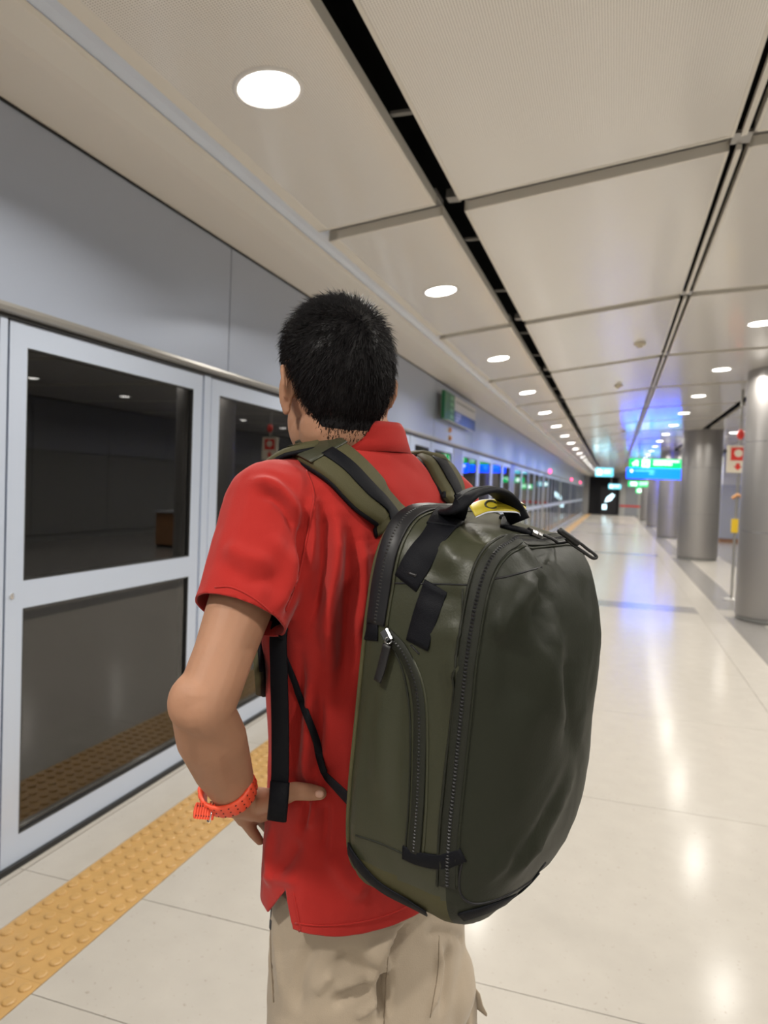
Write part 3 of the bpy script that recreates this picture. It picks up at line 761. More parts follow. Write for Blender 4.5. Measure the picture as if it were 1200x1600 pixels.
# the vent is a wedge between the two hem corners
ev1 = hit(416, 1428) - vent; n1 = np.cross(ev1, vno); n1 *= np.sign(n1 @ BK); n1 /= np.linalg.norm(n1)
ev2 = hit(460, 1463) - vent; n2 = np.cross(ev2, vno); n2 *= np.sign(n2 @ BK); n2 /= np.linalg.norm(n2)
isl = lambda c: c.z < vent[2] and abs(bcoord(c) - vl) < .10 and (np.array(c) - TR[2][0]) @ AR < -.05
cut(vent, n1, isl, False); cut(vent, n2, isl, False)
dl = [f for f in bm.faces if isl(f.calc_center_median()) and (np.array(f.calc_center_median()) - vent) @ n1 > 0 and (np.array(f.calc_center_median()) - vent) @ n2 < 0]
bmesh.ops.delete(bm, geom=dl, context='FACES')
bmesh.ops.delete(bm, geom=[x for x in bm.verts if not x.link_faces], context='VERTS')
bm.normal_update()
shv = [tuple(x.co) for x in bm.verts]; bm.verts.index_update(); shf = [tuple(x.index for x in f.verts) for f in bm.faces]; bm.free()
SHIRT = bvh_of(shv, shf)

FOOT = (TR[0][0] + np.array([0, 0, 0])); FOOT[2] = 0.0
person = thing('person', tuple(FOOT), 'person in a red polo shirt and khaki trousers, back turned, left hand on hip', 'person')
shm = MB().add(shv, shf)
shirt = obj('polo_shirt', shm, M['shirt'], person, True)
sd = shirt.modifiers.new('cloth', 'SOLIDIFY'); sd.thickness = .0028; sd.offset = -1
# stitched lines: sleeve hem, back hem, armhole, yoke
def seam(name, pix, parent, m, r=.0011, bvh=SHIRT, lift=.0004, d0=1.0):
    P_, N_ = drape(bvh, pix, d0)
    return obj(name, MB().tube([p + n * lift for p, n in zip(P_, N_)], r, 6), m, parent, True)
seam('seam', [(478, 735), (490, 770), (486, 810), (478, 850), (466, 900), (446, 955)], shirt, M['shirt'], .0016)
seam('seam', [(336, 918), (362, 918), (395, 934), (424, 958), (436, 972)], shirt, M['shirt'], .0012)
seam('seam', [(461, 1442), (500, 1446), (550, 1443), (600, 1432), (640, 1415)], shirt, M['shirt'], .0012)
seam('seam', [(459, 1395), (466, 1430), (472, 1462)], shirt, M['shirt'], .0012)
# collar, folded down, open at the throat
cc = at(562, 700, 1.115); tl = -BK * .16
CN = 44; rings_c = []
for r_, z_ in ((.056, -.006), (.058, .018), (.060, .029), (.0645, .031), (.0695, .022), (.075, .004), (.081, -.013), (.079, -.0145), (.072, .002), (.0665, .018), (.062, .026)):
    rr_ = []
    for k in range(CN):
        t = math.radians(90 + 158 * (2 * k / (CN - 1) - 1))
        back = math.sin(t)
        rr_.append(cc + AR * math.cos(t) * (r_ * 1.04) + BK * back * r_ * .98 + ZV * (z_ + .012 * back - .004))
    rings_c.append(rr_)
v = [p for r_ in rings_c for p in r_]; f = []
for i in range(len(rings_c)):
    j = (i + 1) % len(rings_c)
    for k in range(CN - 1): f.append((i * CN + k, i * CN + k + 1, j * CN + k + 1, j * CN + k))
f.append(tuple(i * CN for i in range(len(rings_c)))); f.append(tuple(i * CN + CN - 1 for i in range(len(rings_c)))[::-1])
for i in range(len(v)): v[i] = v[i] + ZV * .002 * noise.noise(Vector(v[i] * 18))
obj('collar', MB().add(v, f), M['shirt'], shirt, True)

# ---- body: head, neck, trunk, arms, hands and legs grown into one skin
HA, HB = yawed(24)                               # head turned a little less than the trunk
HC = at(524, 596, 1.10)
HX = lambda x, y, z: HC + HA * x - HB * y + ZV * z           # right, forward, up from the middle of the skull
q = MB()
q.ball(HX(0, -.002, .010), (.0775, .098, .100), 28, 20, [HA, -HB, ZV])
q.ball(HX(0, -.022, -.012), (.070, .074, .078), 24, 16, [HA, -HB, ZV])
q.ball(HX(0, .034, -.060), (.061, .069, .070), 24, 16, [HA, -HB, ZV])
q.ball(HX(0, .072, -.098), (.030, .026, .024), 16, 12, [HA, -HB, ZV])            # chin
q.ball(HX(0, .072, .030), (.056, .026, .036), 16, 12, [HA, -HB, ZV])            # brow
for s_ in (-1, 1):
    q.ball(HX(s_ * .029, .052, -.040), (.027, .030, .036), 16, 12, [HA, -HB, ZV])   # cheek bones
    q.ball(HX(s_ * .043, .022, -.076), (.017, .042, .030), 16, 12, [HA, -HB, ZV])   # angle of the jaw
    e1 = [HA * .93 + HB * .37 * s_, -HB * .93 + HA * .37 * s_, ZV]
    q.ball(HX(s_ * .0805, -.012, -.022), (.0055, .017, .031), 14, 12, e1)           # ears: shell, rim, lobe
    q.tube([HX(s_ * .0775, .004, -.020), HX(s_ * .0815, .001, .004), HX(s_ * .087, -.012, .012), HX(s_ * .0905, -.025, .004), HX(s_ * .089, -.028, -.016), HX(s_ * .084, -.021, -.036)], [.004, .0045, .0045, .0045, .004, .0035], 8)
    q.capsule(HX(s_ * .020, .086, -.006), .0062, HX(s_ * .044, .078, -.006), .006, 10); q.capsule(HX(s_ * .020, .088, .011), .0062, HX(s_ * .044, .080, .010), .006, 10)
    q.ball(HX(s_ * .0795, -.012, -.049), (.0045, .009, .010), 12, 10, e1)
q.chain([(HX(0, .096, .004), .009), (HX(0, .110, -.026), .011), (HX(0, .104, -.036), .012)])                # nose
for s_ in (-1, 1): q.ball(HX(s_ * .012, .098, -.036), (.009, .010, .008), 12, 8)
q.chain([(HX(-.018, .094, -.064), .006), (HX(0, .101, -.062), .0075), (HX(.018, .094, -.064), .006)], 10)
q.chain([(HX(-.014, .093, -.074), .006), (HX(0, .099, -.075), .008), (HX(.014, .093, -.074), .006)], 10)
q.chain([(HX(0, -.022, -.075), .060), (at(556, 690, 1.112), .060), (at(563, 720, 1.115), .070)], 24)            # neck
q.loft([ring(c, hw - (.03 if i < 4 else .010), hd - (.035 if i < 4 else .022)) for i, (c, hw, hd) in enumerate(TR)])
q.chain([(at(480, 775, 1.06), .045), (L_SH, .058), (L_SH * .5 + L_EL * .5, .0435), (L_SH * .22 + L_EL * .78 + UV * .005, .0385), (L_EL + UV * .006 - ZV * .004, .038)], 20)
el2 = at(296, 1098, .875)
q.ball(el2, (.027, .026, .034), 18, 14)                                                                      # point of the elbow
q.chain([(L_EL, .038), (at(323, 1150, .925), .039), (at(340, 1200, .98), .033), (L_WR, .0275)], 20)
q.chain([(at(318, 1105, .88), .035), (at(350, 1150, .93), .029), (at(370, 1215, 1.01), .024)], 16)
# left hand on the hip: palm, thumb to the back, fingers forward round the hip
def onshirt(px, py, off):
    P_, N_ = drape(SHIRT, [(px, py), (px + .5, py)], 1.05, 1); return P_[0] + N_[0] * off
kn = [at(381, 1279, 1.062), at(402, 1272, 1.085), at(416, 1270, 1.105), at(428, 1264, 1.115)]
for k, kp in enumerate(kn): q.capsule(L_WR + (kp - L_WR) * .12, .0205, kp, .0120, 14)
q.capsule(L_WR, .025, at(408, 1262, 1.065), .021, 16)
th = [at(400, 1252, 1.055), onshirt(440, 1246, .014), onshirt(466, 1240, .0125), onshirt(489, 1236, .0118), onshirt(503, 1235, .0105)]
q.chain(list(zip(th, (.0205, .0150, .0125, .0118, .0092))), 16)
q.chain([(L_WR, .023), (th[0], .020), (at(424, 1262, 1.06), .017)], 14)
fg = [[kn[0], at(395, 1300, 1.085), at(406, 1314, 1.10)], [kn[1], at(414, 1289, 1.12), at(424, 1303, 1.145)], [kn[2], at(432, 1300, 1.155), at(447, 1306, 1.19)], [kn[3], at(446, 1284, 1.165), at(462, 1290, 1.20)]]
fr_ = [(.0100, .0085, .0068), (.0100, .0085, .0072), (.0122, .011, .009), (.012, .0108, .0088)]
for pts_, rs_ in zip(fg, fr_): q.chain(list(zip(pts_, rs_)), 14)
# right arm bent forward, holding the strap in front of the chest
q.chain([(at(640, 775, 1.17), .045), (R_SH, .058), (R_SH * .5 + R_EL * .5, .0455), (R_EL, .042), (R_EL * .6 + R_WR * .4, .041), (R_WR, .027)], 20)
pd = R_WR - R_EL; pd /= np.linalg.norm(pd); rp = R_WR + pd * .075
for k in range(4):
    o_ = ZV * (.030 - .02 * k)
    q.capsule(R_WR + pd * .01 + o_ * .6, .019, rp + o_, .013, 12)
    q.chain([(rp + o_, .0118), (rp + o_ + pd * .032 - AR * .016, .0108), (rp + o_ + pd * .030 - AR * .044, .0098), (rp + o_ + pd * .008 - AR * .052, .0086)], 12)
q.chain([(R_WR + pd * .02 + ZV * .015, .018), (R_WR + pd * .05 + ZV * .046 - AR * .014, .013), (R_WR + pd * .085 + ZV * .052 - AR * .026, .0115), (R_WR + pd * .108 + ZV * .048 - AR * .034, .009)], 12)
# legs inside the trousers, feet on the floor
GROUND = {}
for s_ in (-1, 1):
    hip = TR[1][0] + AR * s_ * .088
    kne = hip * 1; kne[2] = .50; kne = kne + AR * s_ * .012 - BK * .012
    ank = kne * 1; ank[2] = .09; ank = ank + AR * s_ * .012 + BK * .03
    GROUND[s_] = (hip, kne, ank)
    q.chain([(hip - BK * .01, .066), (kne, .055), (kne - ZV * .12 + BK * .012, .053), (ank, .036)], 18)
    q.chain([(ank - ZV * .045 + BK * .02, .036), (ank - ZV * .05 - BK * .15, .030)], 14)
bv, bf = remeshed(q, .0028, 4, .5)
body = obj('body', MB().add(bv, bf), M['skin'], person, True)
BODY = bvh_of(bv, bf)
obj('thumb_nail', MB().ball(onshirt(504, 1232, .0185), (.0065, .0025, .005), 12, 8, [UV, RC @ np.array([0, .35, .94]), RC @ np.array([0, .94, -.35])]), M['nail'], body, True)
for s_ in (-1, 1):
    e_ = obj('eye', MB().ball(HX(s_ * .031, .0795, .002), .0125, 16, 12), M['eye'], body, True)
    obj('iris', MB().ball(HX(s_ * .031, .0885, .002), (.0058, .0042, .0058), 14, 10, [HA, -HB, ZV]), M['iris'], e_, True)
    obj('eyebrow', MB().tube(smooth_path([HX(s_ * .016, .0985, .020), HX(s_ * .032, .0955, .026), HX(s_ * .048, .082, .021)], 4), .0032, 8), M['hair'], body, True)
obj('lips', MB().chain([(HX(-.017, .0985, -.069), .003), (HX(0, .107, -.0685), .0045), (HX(.017, .0985, -.069), .003)], 10), M['lip'], body, True)

# ---- hair: a cropped cap over the skull and thousands of short strands (nobody could count them)
def hairline(ph):                                  # ph: 0 at the back, pi at the forehead
    return float(np.interp(ph, [0, .75, 1.15, 1.45, 1.72, 1.95, 2.25, 2.6, PI], [-.84, -.82, -.55, .02, .10, -.10, .22, .48, .52]))
def skull(ph, zz, g_=0.0):
    """surface point of the haired skull, direction ph round from the back, height zz in -1..1"""
    c = math.sqrt(max(0, 1 - abs(zz) ** 2.25)); lo = max(0, -zz)
    ax = .0785 - .016 * lo ** 2; ay = .0985 - .030 * lo ** 2 * (1 if math.cos(ph) > 0 else .2); az = .104
    p = np.array([math.sin(ph) * c * (ax + g_), -math.cos(ph) * c * (ay + g_), zz * (az + g_)])
    k = min(1, max(0, (-zz - .30) / .55)); k = k * k * (3 - 2 * k)           # runs down into the nape
    return p * (1 - k) + k * np.array([math.sin(ph) * (.060 + g_), -.024 - math.cos(ph) * (.060 + g_), zz * .118])
def loc(p): return HX(p[0], p[1] , p[2] + .006)
def onskull(p, off):                               # keeps the hair just outside the scalp and the nape
    q_ = loc(p); h = BODY.find_nearest(Vector(q_)); n_ = np.array(h[1]); s_ = (q_ - np.array(h[0])) @ n_
    return q_ if s_ > off else np.array(h[0]) + n_ * off
NU, NV = 96, 48; v = []; f = []
for j in range(NV + 1):
    for i in range(NU):
        ph = 2 * PI * i / NU; phs = ph if ph <= PI else 2 * PI - ph
        h0 = hairline(phs); zz = h0 + (1 - h0) * math.sin(PI / 2 * j / NV)
        fade = min(1, (zz - h0) / .45)
        g_ = -.006 + .012 * fade ** .8 + .004 * max(0, zz) ** 2 + .0016 * noise.noise(Vector((math.sin(ph) * 5, math.cos(ph) * 5, zz * 6)))
        v.append(onskull(skull(ph, zz, g_), -.0025 + .0075 * min(1, (zz - h0) / .3)) if zz < .1 else loc(skull(ph, zz, g_)))
for j in range(NV):
    for i in range(NU):
        a = j * NU + i; b = j * NU + (i + 1) % NU; f.append((a, b, b + NU, a + NU))
f.append(tuple((NV) * NU + i for i in range(NU)))
hair = obj('hair', MB().add(v, f), M['hair'], person, True)
sv_, sf_ = [], []
NS = 15000
WH = np.array([.012, -.070, .078]); 
for k in range(NS):
    ph = rng.uniform(0, 2 * PI); phs = ph if ph <= PI else 2 * PI - ph
    h0 = hairline(phs); zz = h0 + (1 - h0) * math.sin(PI / 2 * rng.uniform(0, 1)); fade = min(1, (zz - h0) / .5)
    p = skull(ph, zz, -.004 + .010 * fade ** .8)
    n_ = p / np.array([.0785, .0985, .104]) ** 2; n_ /= np.linalg.norm(n_)
    t = p - WH; t -= n_ * (t @ n_); t /= np.linalg.norm(t) + 1e-6                 # away from the crown whorl
    top = max(0, min(1, (p[2] - .02) / .07))
    ln = (.006 + .012 * fade) * (1 + .35 * top) * rng.uniform(.7, 1.25)
    lift = (.30 + .55 * top ** 1.5) * rng.uniform(.6, 1.3)
    d1 = t * (1 - .4 * lift) + n_ * lift + rng.normal(0, .16, 3); d1 /= np.linalg.norm(d1)
    d2 = d1 + t * .35 - n_ * .25 + np.array([0, 0, -.12]); d2 /= np.linalg.norm(d2)
    sd_ = np.cross(d1, n_); sd_ /= np.linalg.norm(sd_) + 1e-6; wd = rng.uniform(.00035, .0007)
    a = p; b = p + d1 * ln * .55; c = b + d2 * ln * .45
    o_ = len(sv_); sh_ = (onskull(a, -.001 + .006 * min(1, (zz - h0) / .3)) - loc(a)) if zz < .1 else 0
    for x in (a - sd_ * wd, a + sd_ * wd, a + n_ * wd, b - sd_ * wd * .7, b + sd_ * wd * .7, b + n_ * wd * .7, c): sv_.append(loc(x) + sh_)
    sf_ += [(o_, o_ + 1, o_ + 4, o_ + 3), (o_ + 1, o_ + 2, o_ + 5, o_ + 4), (o_ + 2, o_, o_ + 3, o_ + 5), (o_ + 3, o_ + 4, o_ + 6), (o_ + 4, o_ + 5, o_ + 6), (o_ + 5, o_ + 3, o_ + 6)]
st = obj('hair_strands', MB().add(sv_, sf_), M['hair'], hair, True, kind='stuff')

# ---- trousers
q = MB()
hipr = [TR[0], TR[1], TR[2]]
q.loft([ring(c, hw + .003, hd + .003) for c, hw, hd in [(TR[0][0] - ZV * .14, .10, .05), (TR[0][0] - ZV * .10, .140, .088), (TR[0][0] - ZV * .05, .160, .112), (TR[0][0], .168, .122), (TR[1][0], .174, .124), (TR[2][0], .170, .118), (TR[3][0], .158, .110)]])
for s_ in (-1, 1):
    hip, kne, ank = GROUND[s_]
    h2 = hip + AR * s_ * .006 + BK * .006
    q.chain([(h2, .094), (h2 - ZV * .13 + AR * s_ * .004, .096), (kne, .084), (ank + ZV * .02, .074), (ank - ZV * .03, .073)], 24)
    q.ball(hip + BK * .055 - ZV * .01, (.080, .070, .095), 20, 14, [AR, BK, ZV])
tv, tf = remeshed(q, .006, 7)
tn_ = normals_of(tv, tf); tb = bvh_of(tv, tf)
for pix, wd, am in (
    ([(495, 1470), (470, 1520), (462, 1590)], .012, -.006), ([(520, 1490), (560, 1510), (590, 1525)], .014, -.008), ([(575, 1480), (600, 1500), (602, 1530)], .012, .008),
    ([(518, 1572), (545, 1553), (590, 1540)], .009, -.010), ([(525, 1560), (555, 1540), (595, 1520)], .010, .008), ([(490, 1555), (505, 1535), (520, 1518)], .006, .005),
    ([(650, 1440), (625, 1470), (605, 1500), (600, 1560), (598, 1600)], .008, -.022), ([(625, 1455), (590, 1490), (585, 1520)], .012, .008),
    ([(686, 1468), (682, 1530), (668, 1590)], .008, .007), ([(700, 1470), (697, 1530), (690, 1590)], .010, -.006), ([(660, 1462), (700, 1458), (735, 1475)], .006, -.004),
    ([(420, 1440), (423, 1500), (428, 1565)], .004, -.005), ([(430, 1440), (435, 1500), (440, 1560)], .010, .004), ([(555, 1590), (575, 1575), (597, 1562)], .006, .006)):
    crease(tv, tn_, tb, pix, wd, am * 1.4, 1.1)
for i in range(len(tv)):
    p = tv[i]; tv[i] += tn_[i] * (.003 * noise.noise(Vector(p * 11)) + .0015 * noise.noise(Vector(p * 30)))
bm = bmesh.new(); bvs = [bm.verts.new(p) for p in tv]
for f in tf: bm.faces.new([bvs[i] for i in f])
cut((0, 0, TR[3][0][2]), ZV, lambda c: c.z > TR[3][0][2] - .05)
for s_ in (-1, 1): cut(GROUND[s_][2] - ZV * .03, -ZV, lambda c: c.z < .12)
bmesh.ops.delete(bm, geom=[x for x in bm.verts if not x.link_faces], context='VERTS'); bm.verts.index_update()
trs = obj('trousers', MB().add([tuple(x.co) for x in bm.verts], [tuple(x.index for x in f.verts) for f in bm.faces]), M['khaki'], person, True); bm.free()
TROU = bvh_of(tv, tf)
seam('side_seam', [(424, 1415), (423, 1450), (424, 1500), (428, 1566)], trs, M['khaki_seam'], .0012, TROU, .0002, 1.1)
seam('seat_seam', [(606, 1495), (603, 1540), (600, 1600)], trs, M['khaki_seam'], .0010, TROU, .0, 1.1)
seam('side_seam', [(686, 1462), (684, 1520), (672, 1590)], trs, M['khaki_seam'], .0009, TROU, .0, 1.1)
P_, N_ = drape(TROU, [(410, 1416), (417, 1432), (424, 1446)], 1.1)
obj('pocket_edge', MB().ribbon(P_, N_, .012, .002), M['belt'], trs, True)
# bellows pocket on the outer right thigh, its flap standing off
hip, kne, ank = GROUND[1]
pc = hip + AR * .082 - ZV * .135 + BK * .01
q = MB(); rr_ = []
for z_, tks in ((.085, .004), (.075, .014), (.0, .020), (-.075, .018), (-.09, .004)):
    rr_.append([pc + BK * x + AR * (y_ + .016 * (.09 - z_)) + ZV * z_ for x, y_ in ((-.075, -.02), (-.07, tks), (0, tks + .006), (.07, tks), (.075, -.02))])
obj('cargo_pocket', q.loft(rr_), M['khaki'], trs, True)
q = MB(); rr_ = []
for z_, o_ in ((.098, .006), (.085, .016), (.06, .026), (.038, .040), (.034, .040)):
    rr_.append([pc + BK * x + AR * (o_ + d_) + ZV * z_ for x, d_ in ((-.08, -.012), (0, .004), (.08, -.006), (.08, -.009), (0, .0), (-.08, -.016))])
obj('pocket_flap', q.loft(rr_), M['khaki'], trs, True)
# shoes
for s_ in (-1, 1):
    ank = GROUND[s_][2]; rr_ = []; so_ = []
    for t, w2, h2 in ((.075, .022, .05), (.068, .036, .085), (.03, .040, .105), (-.03, .042, .098), (-.09, .047, .075), (-.14, .049, .058), (-.18, .040, .046), (-.195, .022, .035)):
        c = ank + BK * t; c = c * 1; c[2] = .0
        rr_.append([c + AR * w2 * math.cos(a) + ZV * (.018 + (h2 - .018) * max(0, math.sin(a)) ** .8) for a in [PI * k / 12 for k in range(13)]])
        so_.append([c + AR * x * (w2 + .004) + ZV * z for x, z in ((-1, 0), (1, 0), (1.03, .012), (1, .024), (-1, .024), (-1.03, .012))])
    sh = obj('shoe', MB().loft(rr_), M['shoe'], person, True)
    obj('sole', MB().loft(so_), M['sole'], sh, False)

# ---- watch strap round the left wrist
fa = L_WR - at(340, 1200, .98); fa /= np.linalg.norm(fa)
wc = at(356, 1232, 1.018)
sx = RC @ np.array([1., 0, 0]); sx = sx - fa * (sx @ fa); sx /= np.linalg.norm(sx); sy = np.cross(fa, sx)
watch = thing('wrist_watch', tuple(wc), 'orange-red rubber watch strap with holes on the left wrist', 'watch')
def wring(t, r_=0.0): return wc + sx * (.036 + r_) * math.cos(t) + sy * (.033 + r_) * math.sin(t)
NB = 72; rings_w = []
for k in range(NB):
    t = 2 * PI * k / NB; rad = (wring(t, 1) - wring(t, 0)); rad /= np.linalg.norm(rad)
    bump_ = .0012 * (1 if k % 3 else 0)
    rings_w.append([wring(t) + fa * x + rad * z for x, z in ((-.0138, -.0010), (-.0138, .0022 + bump_), (-.010, .0036 + bump_), (.010, .0036 + bump_), (.0138, .0022 + bump_), (.0138, -.0010))])
rings_w.append(rings_w[0])
strap_ = obj('strap', MB().loft(rings_w, cap=False), M['band'], watch, True)
for k in range(0, NB, 3):
    t = 2 * PI * k / NB; rad = wring(t, 1) - wring(t, 0); rad /= np.linalg.norm(rad); tg_ = np.cross(rad, fa)
    for x in (-.0095, 0, .0095):
        c = wring(t) + fa * x + rad * .0036
        obj('hole', MB().loft([[c + (tg_ * math.cos(a) * 1.2 + fa * math.sin(a) * .9) * .0011 + rad * z for a in [2 * PI * i / 8 for i in range(8)]] for z in (-.002, .0008)]), M['band_hole'], strap_)
# loose end of the strap standing away to the left, and its metal keeper
t0 = None
best = min(range(NB), key=lambda k: np.linalg.norm(at(342, 1272, np.linalg.norm(wc)) * 0 + wring(2 * PI * k / NB) - at(338, 1262, 1.005)))
tk = 2 * PI * best / NB; k0 = wring(tk, .004)
e1 = at(303, 1266, .985)
td = e1 - k0; nrm_ = wring(tk, 1) - wring(tk, 0); nrm_ /= np.linalg.norm(nrm_)
rr_ = []; tdn = td / np.linalg.norm(td); fb = RC @ np.array([.05, -1., .25]); fb = fb - tdn * (fb @ tdn); fb /= np.linalg.norm(fb); nb = np.cross(tdn, fb)
TN = 25
for k in range(TN):
    s_ = -.25 + 1.25 * k / (TN - 1); c = k0 + td * s_; w2 = .0105 * (1 if s_ < .9 else math.sqrt(max(.08, 1 - ((s_ - .9) / .1) ** 2))); b_ = .0009 if k % 3 else 0
    rr_.append([c + fb * x * w2 + nb * z for x, z in ((-1, -.0016), (-1, .0016 + b_), (1, .0016 + b_), (1, -.0016))])
tail = obj('strap_end', MB().loft(rr_), M['band'], watch, False)
for k in range(6, TN - 2, 3):
    c = k0 + td * (-.25 + 1.25 * k / (TN - 1))
    for x in (-.0062, .0062):
        for sd_ in (-1, 1):
            obj('hole', MB().loft([[c + fb * x + (tdn * math.cos(a) + fb * math.sin(a)) * .0011 + nb * sd_ * z for a in [2 * PI * i / 8 for i in range(8)]] for z in (.0008, .0022)]), M['band_hole'], tail)
obj('keeper', MB().tube([k0 + fb * .013 - nb * .004, k0 + fb * .013 + nb * .005, k0 - fb * .013 + nb * .005, k0 - fb * .013 - nb * .004, k0 + fb * .013 - nb * .004], .0012, 8), M['chrome'], watch, True)
# the watch itself sits on the far side of the wrist
ow = -sx * .2 + RC @ np.array([0, .3, -1.]); ow = ow - fa * (ow @ fa); ow /= np.linalg.norm(ow); ot = np.cross(ow, fa)
c0 = wc + ow * .037
def disc(r_, z0, z1): return MB().loft([[c0 + ow * z + (fa * math.cos(a) + ot * math.sin(a)) * r_ for a in [2 * PI * i / 28 for i in range(28)]] for z in (z0, z1)])
cs = obj('watch_case', disc(.019, -.002, .009), M['metal_dark'], watch)
obj('watch_dial', disc(.0165, .009, .0096), M['gasket'], cs)

# ------------------------------------------------------------------ backpack
PA, PB = yawed(52)
PC = ZV + .0347 * UV + .0301 * PB; PC /= np.linalg.norm(PC)
PO = at(656.7, 1079.4, 1.0025)
def pk(a, b, c): return PO + PA * a + PB * b + PC * c          # across to his right, out from his back, up
PW, PTOP, PBOT, PD = .1485, .265, .2407, .2312
def outline(t, b, off=0.0):
    """rounded-rectangle cross-section at distance b from the back; it rounds off towards the front"""
    s = b / PD; k = max(0, (s - .55) / .45); sh = 1 - (1 - math.sqrt(max(0, 1 - min(1, k) ** 2.6))) * .98
    sh *= 1 - .08 * max(0, 1 - s / .1) ** 2
    x, y_ = math.cos(t), math.sin(t); e = 5.0 if y_ > 0 else 4.5
    a = math.copysign(abs(x) ** (2 / e), x) * (PW * sh + off); c = math.copysign(abs(y_) ** (2 / e), y_)
    return a, c * (((PTOP - .0567 * s) if c > 0 else PBOT) * sh + off)
HULL = [(PD * s,) for s in (0, .03, .1, .28, .46, .60, .74, .85, .92, .965, .985, .996, 1.0)]
NT = 144
bl = []
for (b0, *_), (b1, *_) in zip(HULL[:-1], HULL[1:]):
    n_ = max(2, int((b1 - b0) / .006)); bl += [b0 + (b1 - b0) * k / n_ for k in range(n_)]
bl.append(HULL[-1][0])
hv = []; hf = []
for b in bl:
    for k in range(NT):
        a, c = outline(2 * PI * k / NT, b); hv.append(pk(a, b, c))
for i in range(len(bl) - 1):
    for k in range(NT):
        x = i * NT + k; y_ = i * NT + (k + 1) % NT; hf.append((x, x + NT, y_ + NT, y_))
hf.append(tuple(range(NT))); hf.append(tuple(range((len(bl) - 1) * NT + NT - 1, (len(bl) - 1) * NT - 1, -1)))
hv = np.array(hv)
if sum((hv - hv.mean(0)) * normals_of(hv, hf), 0).sum() < 0: hf = [f[::-1] for f in hf]
hn_ = normals_of(hv, hf); hb = bvh_of(hv, hf)
for pix, wd, am in (
    ([(842, 890), (800, 950), (775, 1010)], .009, .008), ([(855, 900), (845, 960), (850, 1020)], .010, -.006), ([(870, 890), (885, 940), (915, 960)], .010, .006), ([(885, 880), (900, 915), (928, 930)], .008, -.006),
    ([(800, 960), (790, 1040), (800, 1120)], .016, -.004), ([(870, 960), (860, 1060), (880, 1160)], .020, .006), ([(780, 1110), (810, 1120), (850, 1105)], .010, .004), ([(900, 1000), (890, 1100), (905, 1180)], .014, -.005),
    ([(905, 1190), (860, 1290), (800, 1370)], .014, .0035), ([(880, 1230), (835, 1310), (780, 1375)], .012, -.003), ([(750, 1370), (800, 1350), (850, 1320)], .012, .004), ([(760, 1372), (770, 1362), (785, 1362)], .005, -.006),
    ([(660, 925), (690, 935), (720, 925)], .008, -.003), ([(670, 1060), (695, 1050), (722, 1040)], .007, .004), ([(668, 1075), (692, 1070), (720, 1062)], .006, -.004), ([(672, 1110), (698, 1125), (718, 1100)], .008, .004), ([(665, 1000), (700, 985), (725, 990)], .008, .003),
    ([(600, 1080), (595, 1160), (600, 1240)], .012, .004), ([(625, 1090), (620, 1200), (622, 1300)], .010, -.003), ([(705, 800), (740, 830), (765, 850)], .010, -.004), ([(690, 840), (705, 870), (725, 880)], .010, .003), ([(650, 865), (680, 895), (720, 905)], .010, -.002),
    ([(852, 888), (838, 925), (812, 975)], .0045, .004), ([(848, 892), (826, 930), (806, 960)], .004, -.0035), ([(866, 892), (872, 930), (866, 970)], .0045, .0035), ([(880, 888), (902, 930), (928, 958)], .0045, .004), ([(790, 1010), (778, 1060), (785, 1110)], .006, .003),
    ([(800, 830), (830, 850), (845, 885)], .005, -.004), ([(795, 842), (815, 860), (840, 888)], .008, .004)):
    crease(hv, hn_, hb, pix, wd, am * 1.7)
for i in range(len(hv)):
    p = hv[i]; k = min(1, max(0, (i // NT) / 6)); hv[i] += hn_[i] * k * (.0035 * noise.noise(Vector(p * 9)) + .0018 * noise.noise(Vector(p * 24)) + .0009 * noise.noise(Vector(p * 55)))
HB_ = bvh_of(hv, hf)
BZ = .154                                                     # where the big front panel is zipped on
ib = min(range(len(bl)), key=lambda i: abs(bl[i] - BZ))
def part_faces(sel):
    fs = [f for i, f in enumerate(hf) if sel(i)]; used = sorted({x for f in fs for x in f}); mp = {x: n for n, x in enumerate(used)}
    return MB().add([hv[x] for x in used], [tuple(mp[x] for x in f) for f in fs])
nq = (len(bl) - 1) * NT
pack = thing('backpack', tuple(PO + PC * -.25), 'large olive green travel backpack worn by the person in red', 'backpack')
def cl(i): f = hf[i]; return sum((hv[x] - PO) @ PC for x in f) / len(f)
seamc = -.178
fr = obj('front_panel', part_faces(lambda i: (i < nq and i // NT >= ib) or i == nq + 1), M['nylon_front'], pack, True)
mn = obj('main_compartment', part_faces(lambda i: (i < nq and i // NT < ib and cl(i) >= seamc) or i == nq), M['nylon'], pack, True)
bs = obj('base_panel', part_faces(lambda i: i < nq and i // NT < ib and cl(i) < seamc), M['nylon_strap'], pack, True)
def hullring(b, off=0.0, t0=0.0, t1=2 * PI, n=160):
    P_, N_ = [], []
    for k in range(n + 1):
        t = t0 + (t1 - t0) * k / n; a, c = outline(t, b); p = pk(a, b, c)
        h = HB_.find_nearest(Vector(p)); P_.append(np.array(h[0])); N_.append(np.array(h[1]))
    N_ = [sum(N_[max(0, i - 3):i + 4]) for i in range(len(N_))]
    return P_, [x / np.linalg.norm(x) for x in N_]
def hp(pix, d0=.9, n=6): return drape(HB_, pix, d0, n)
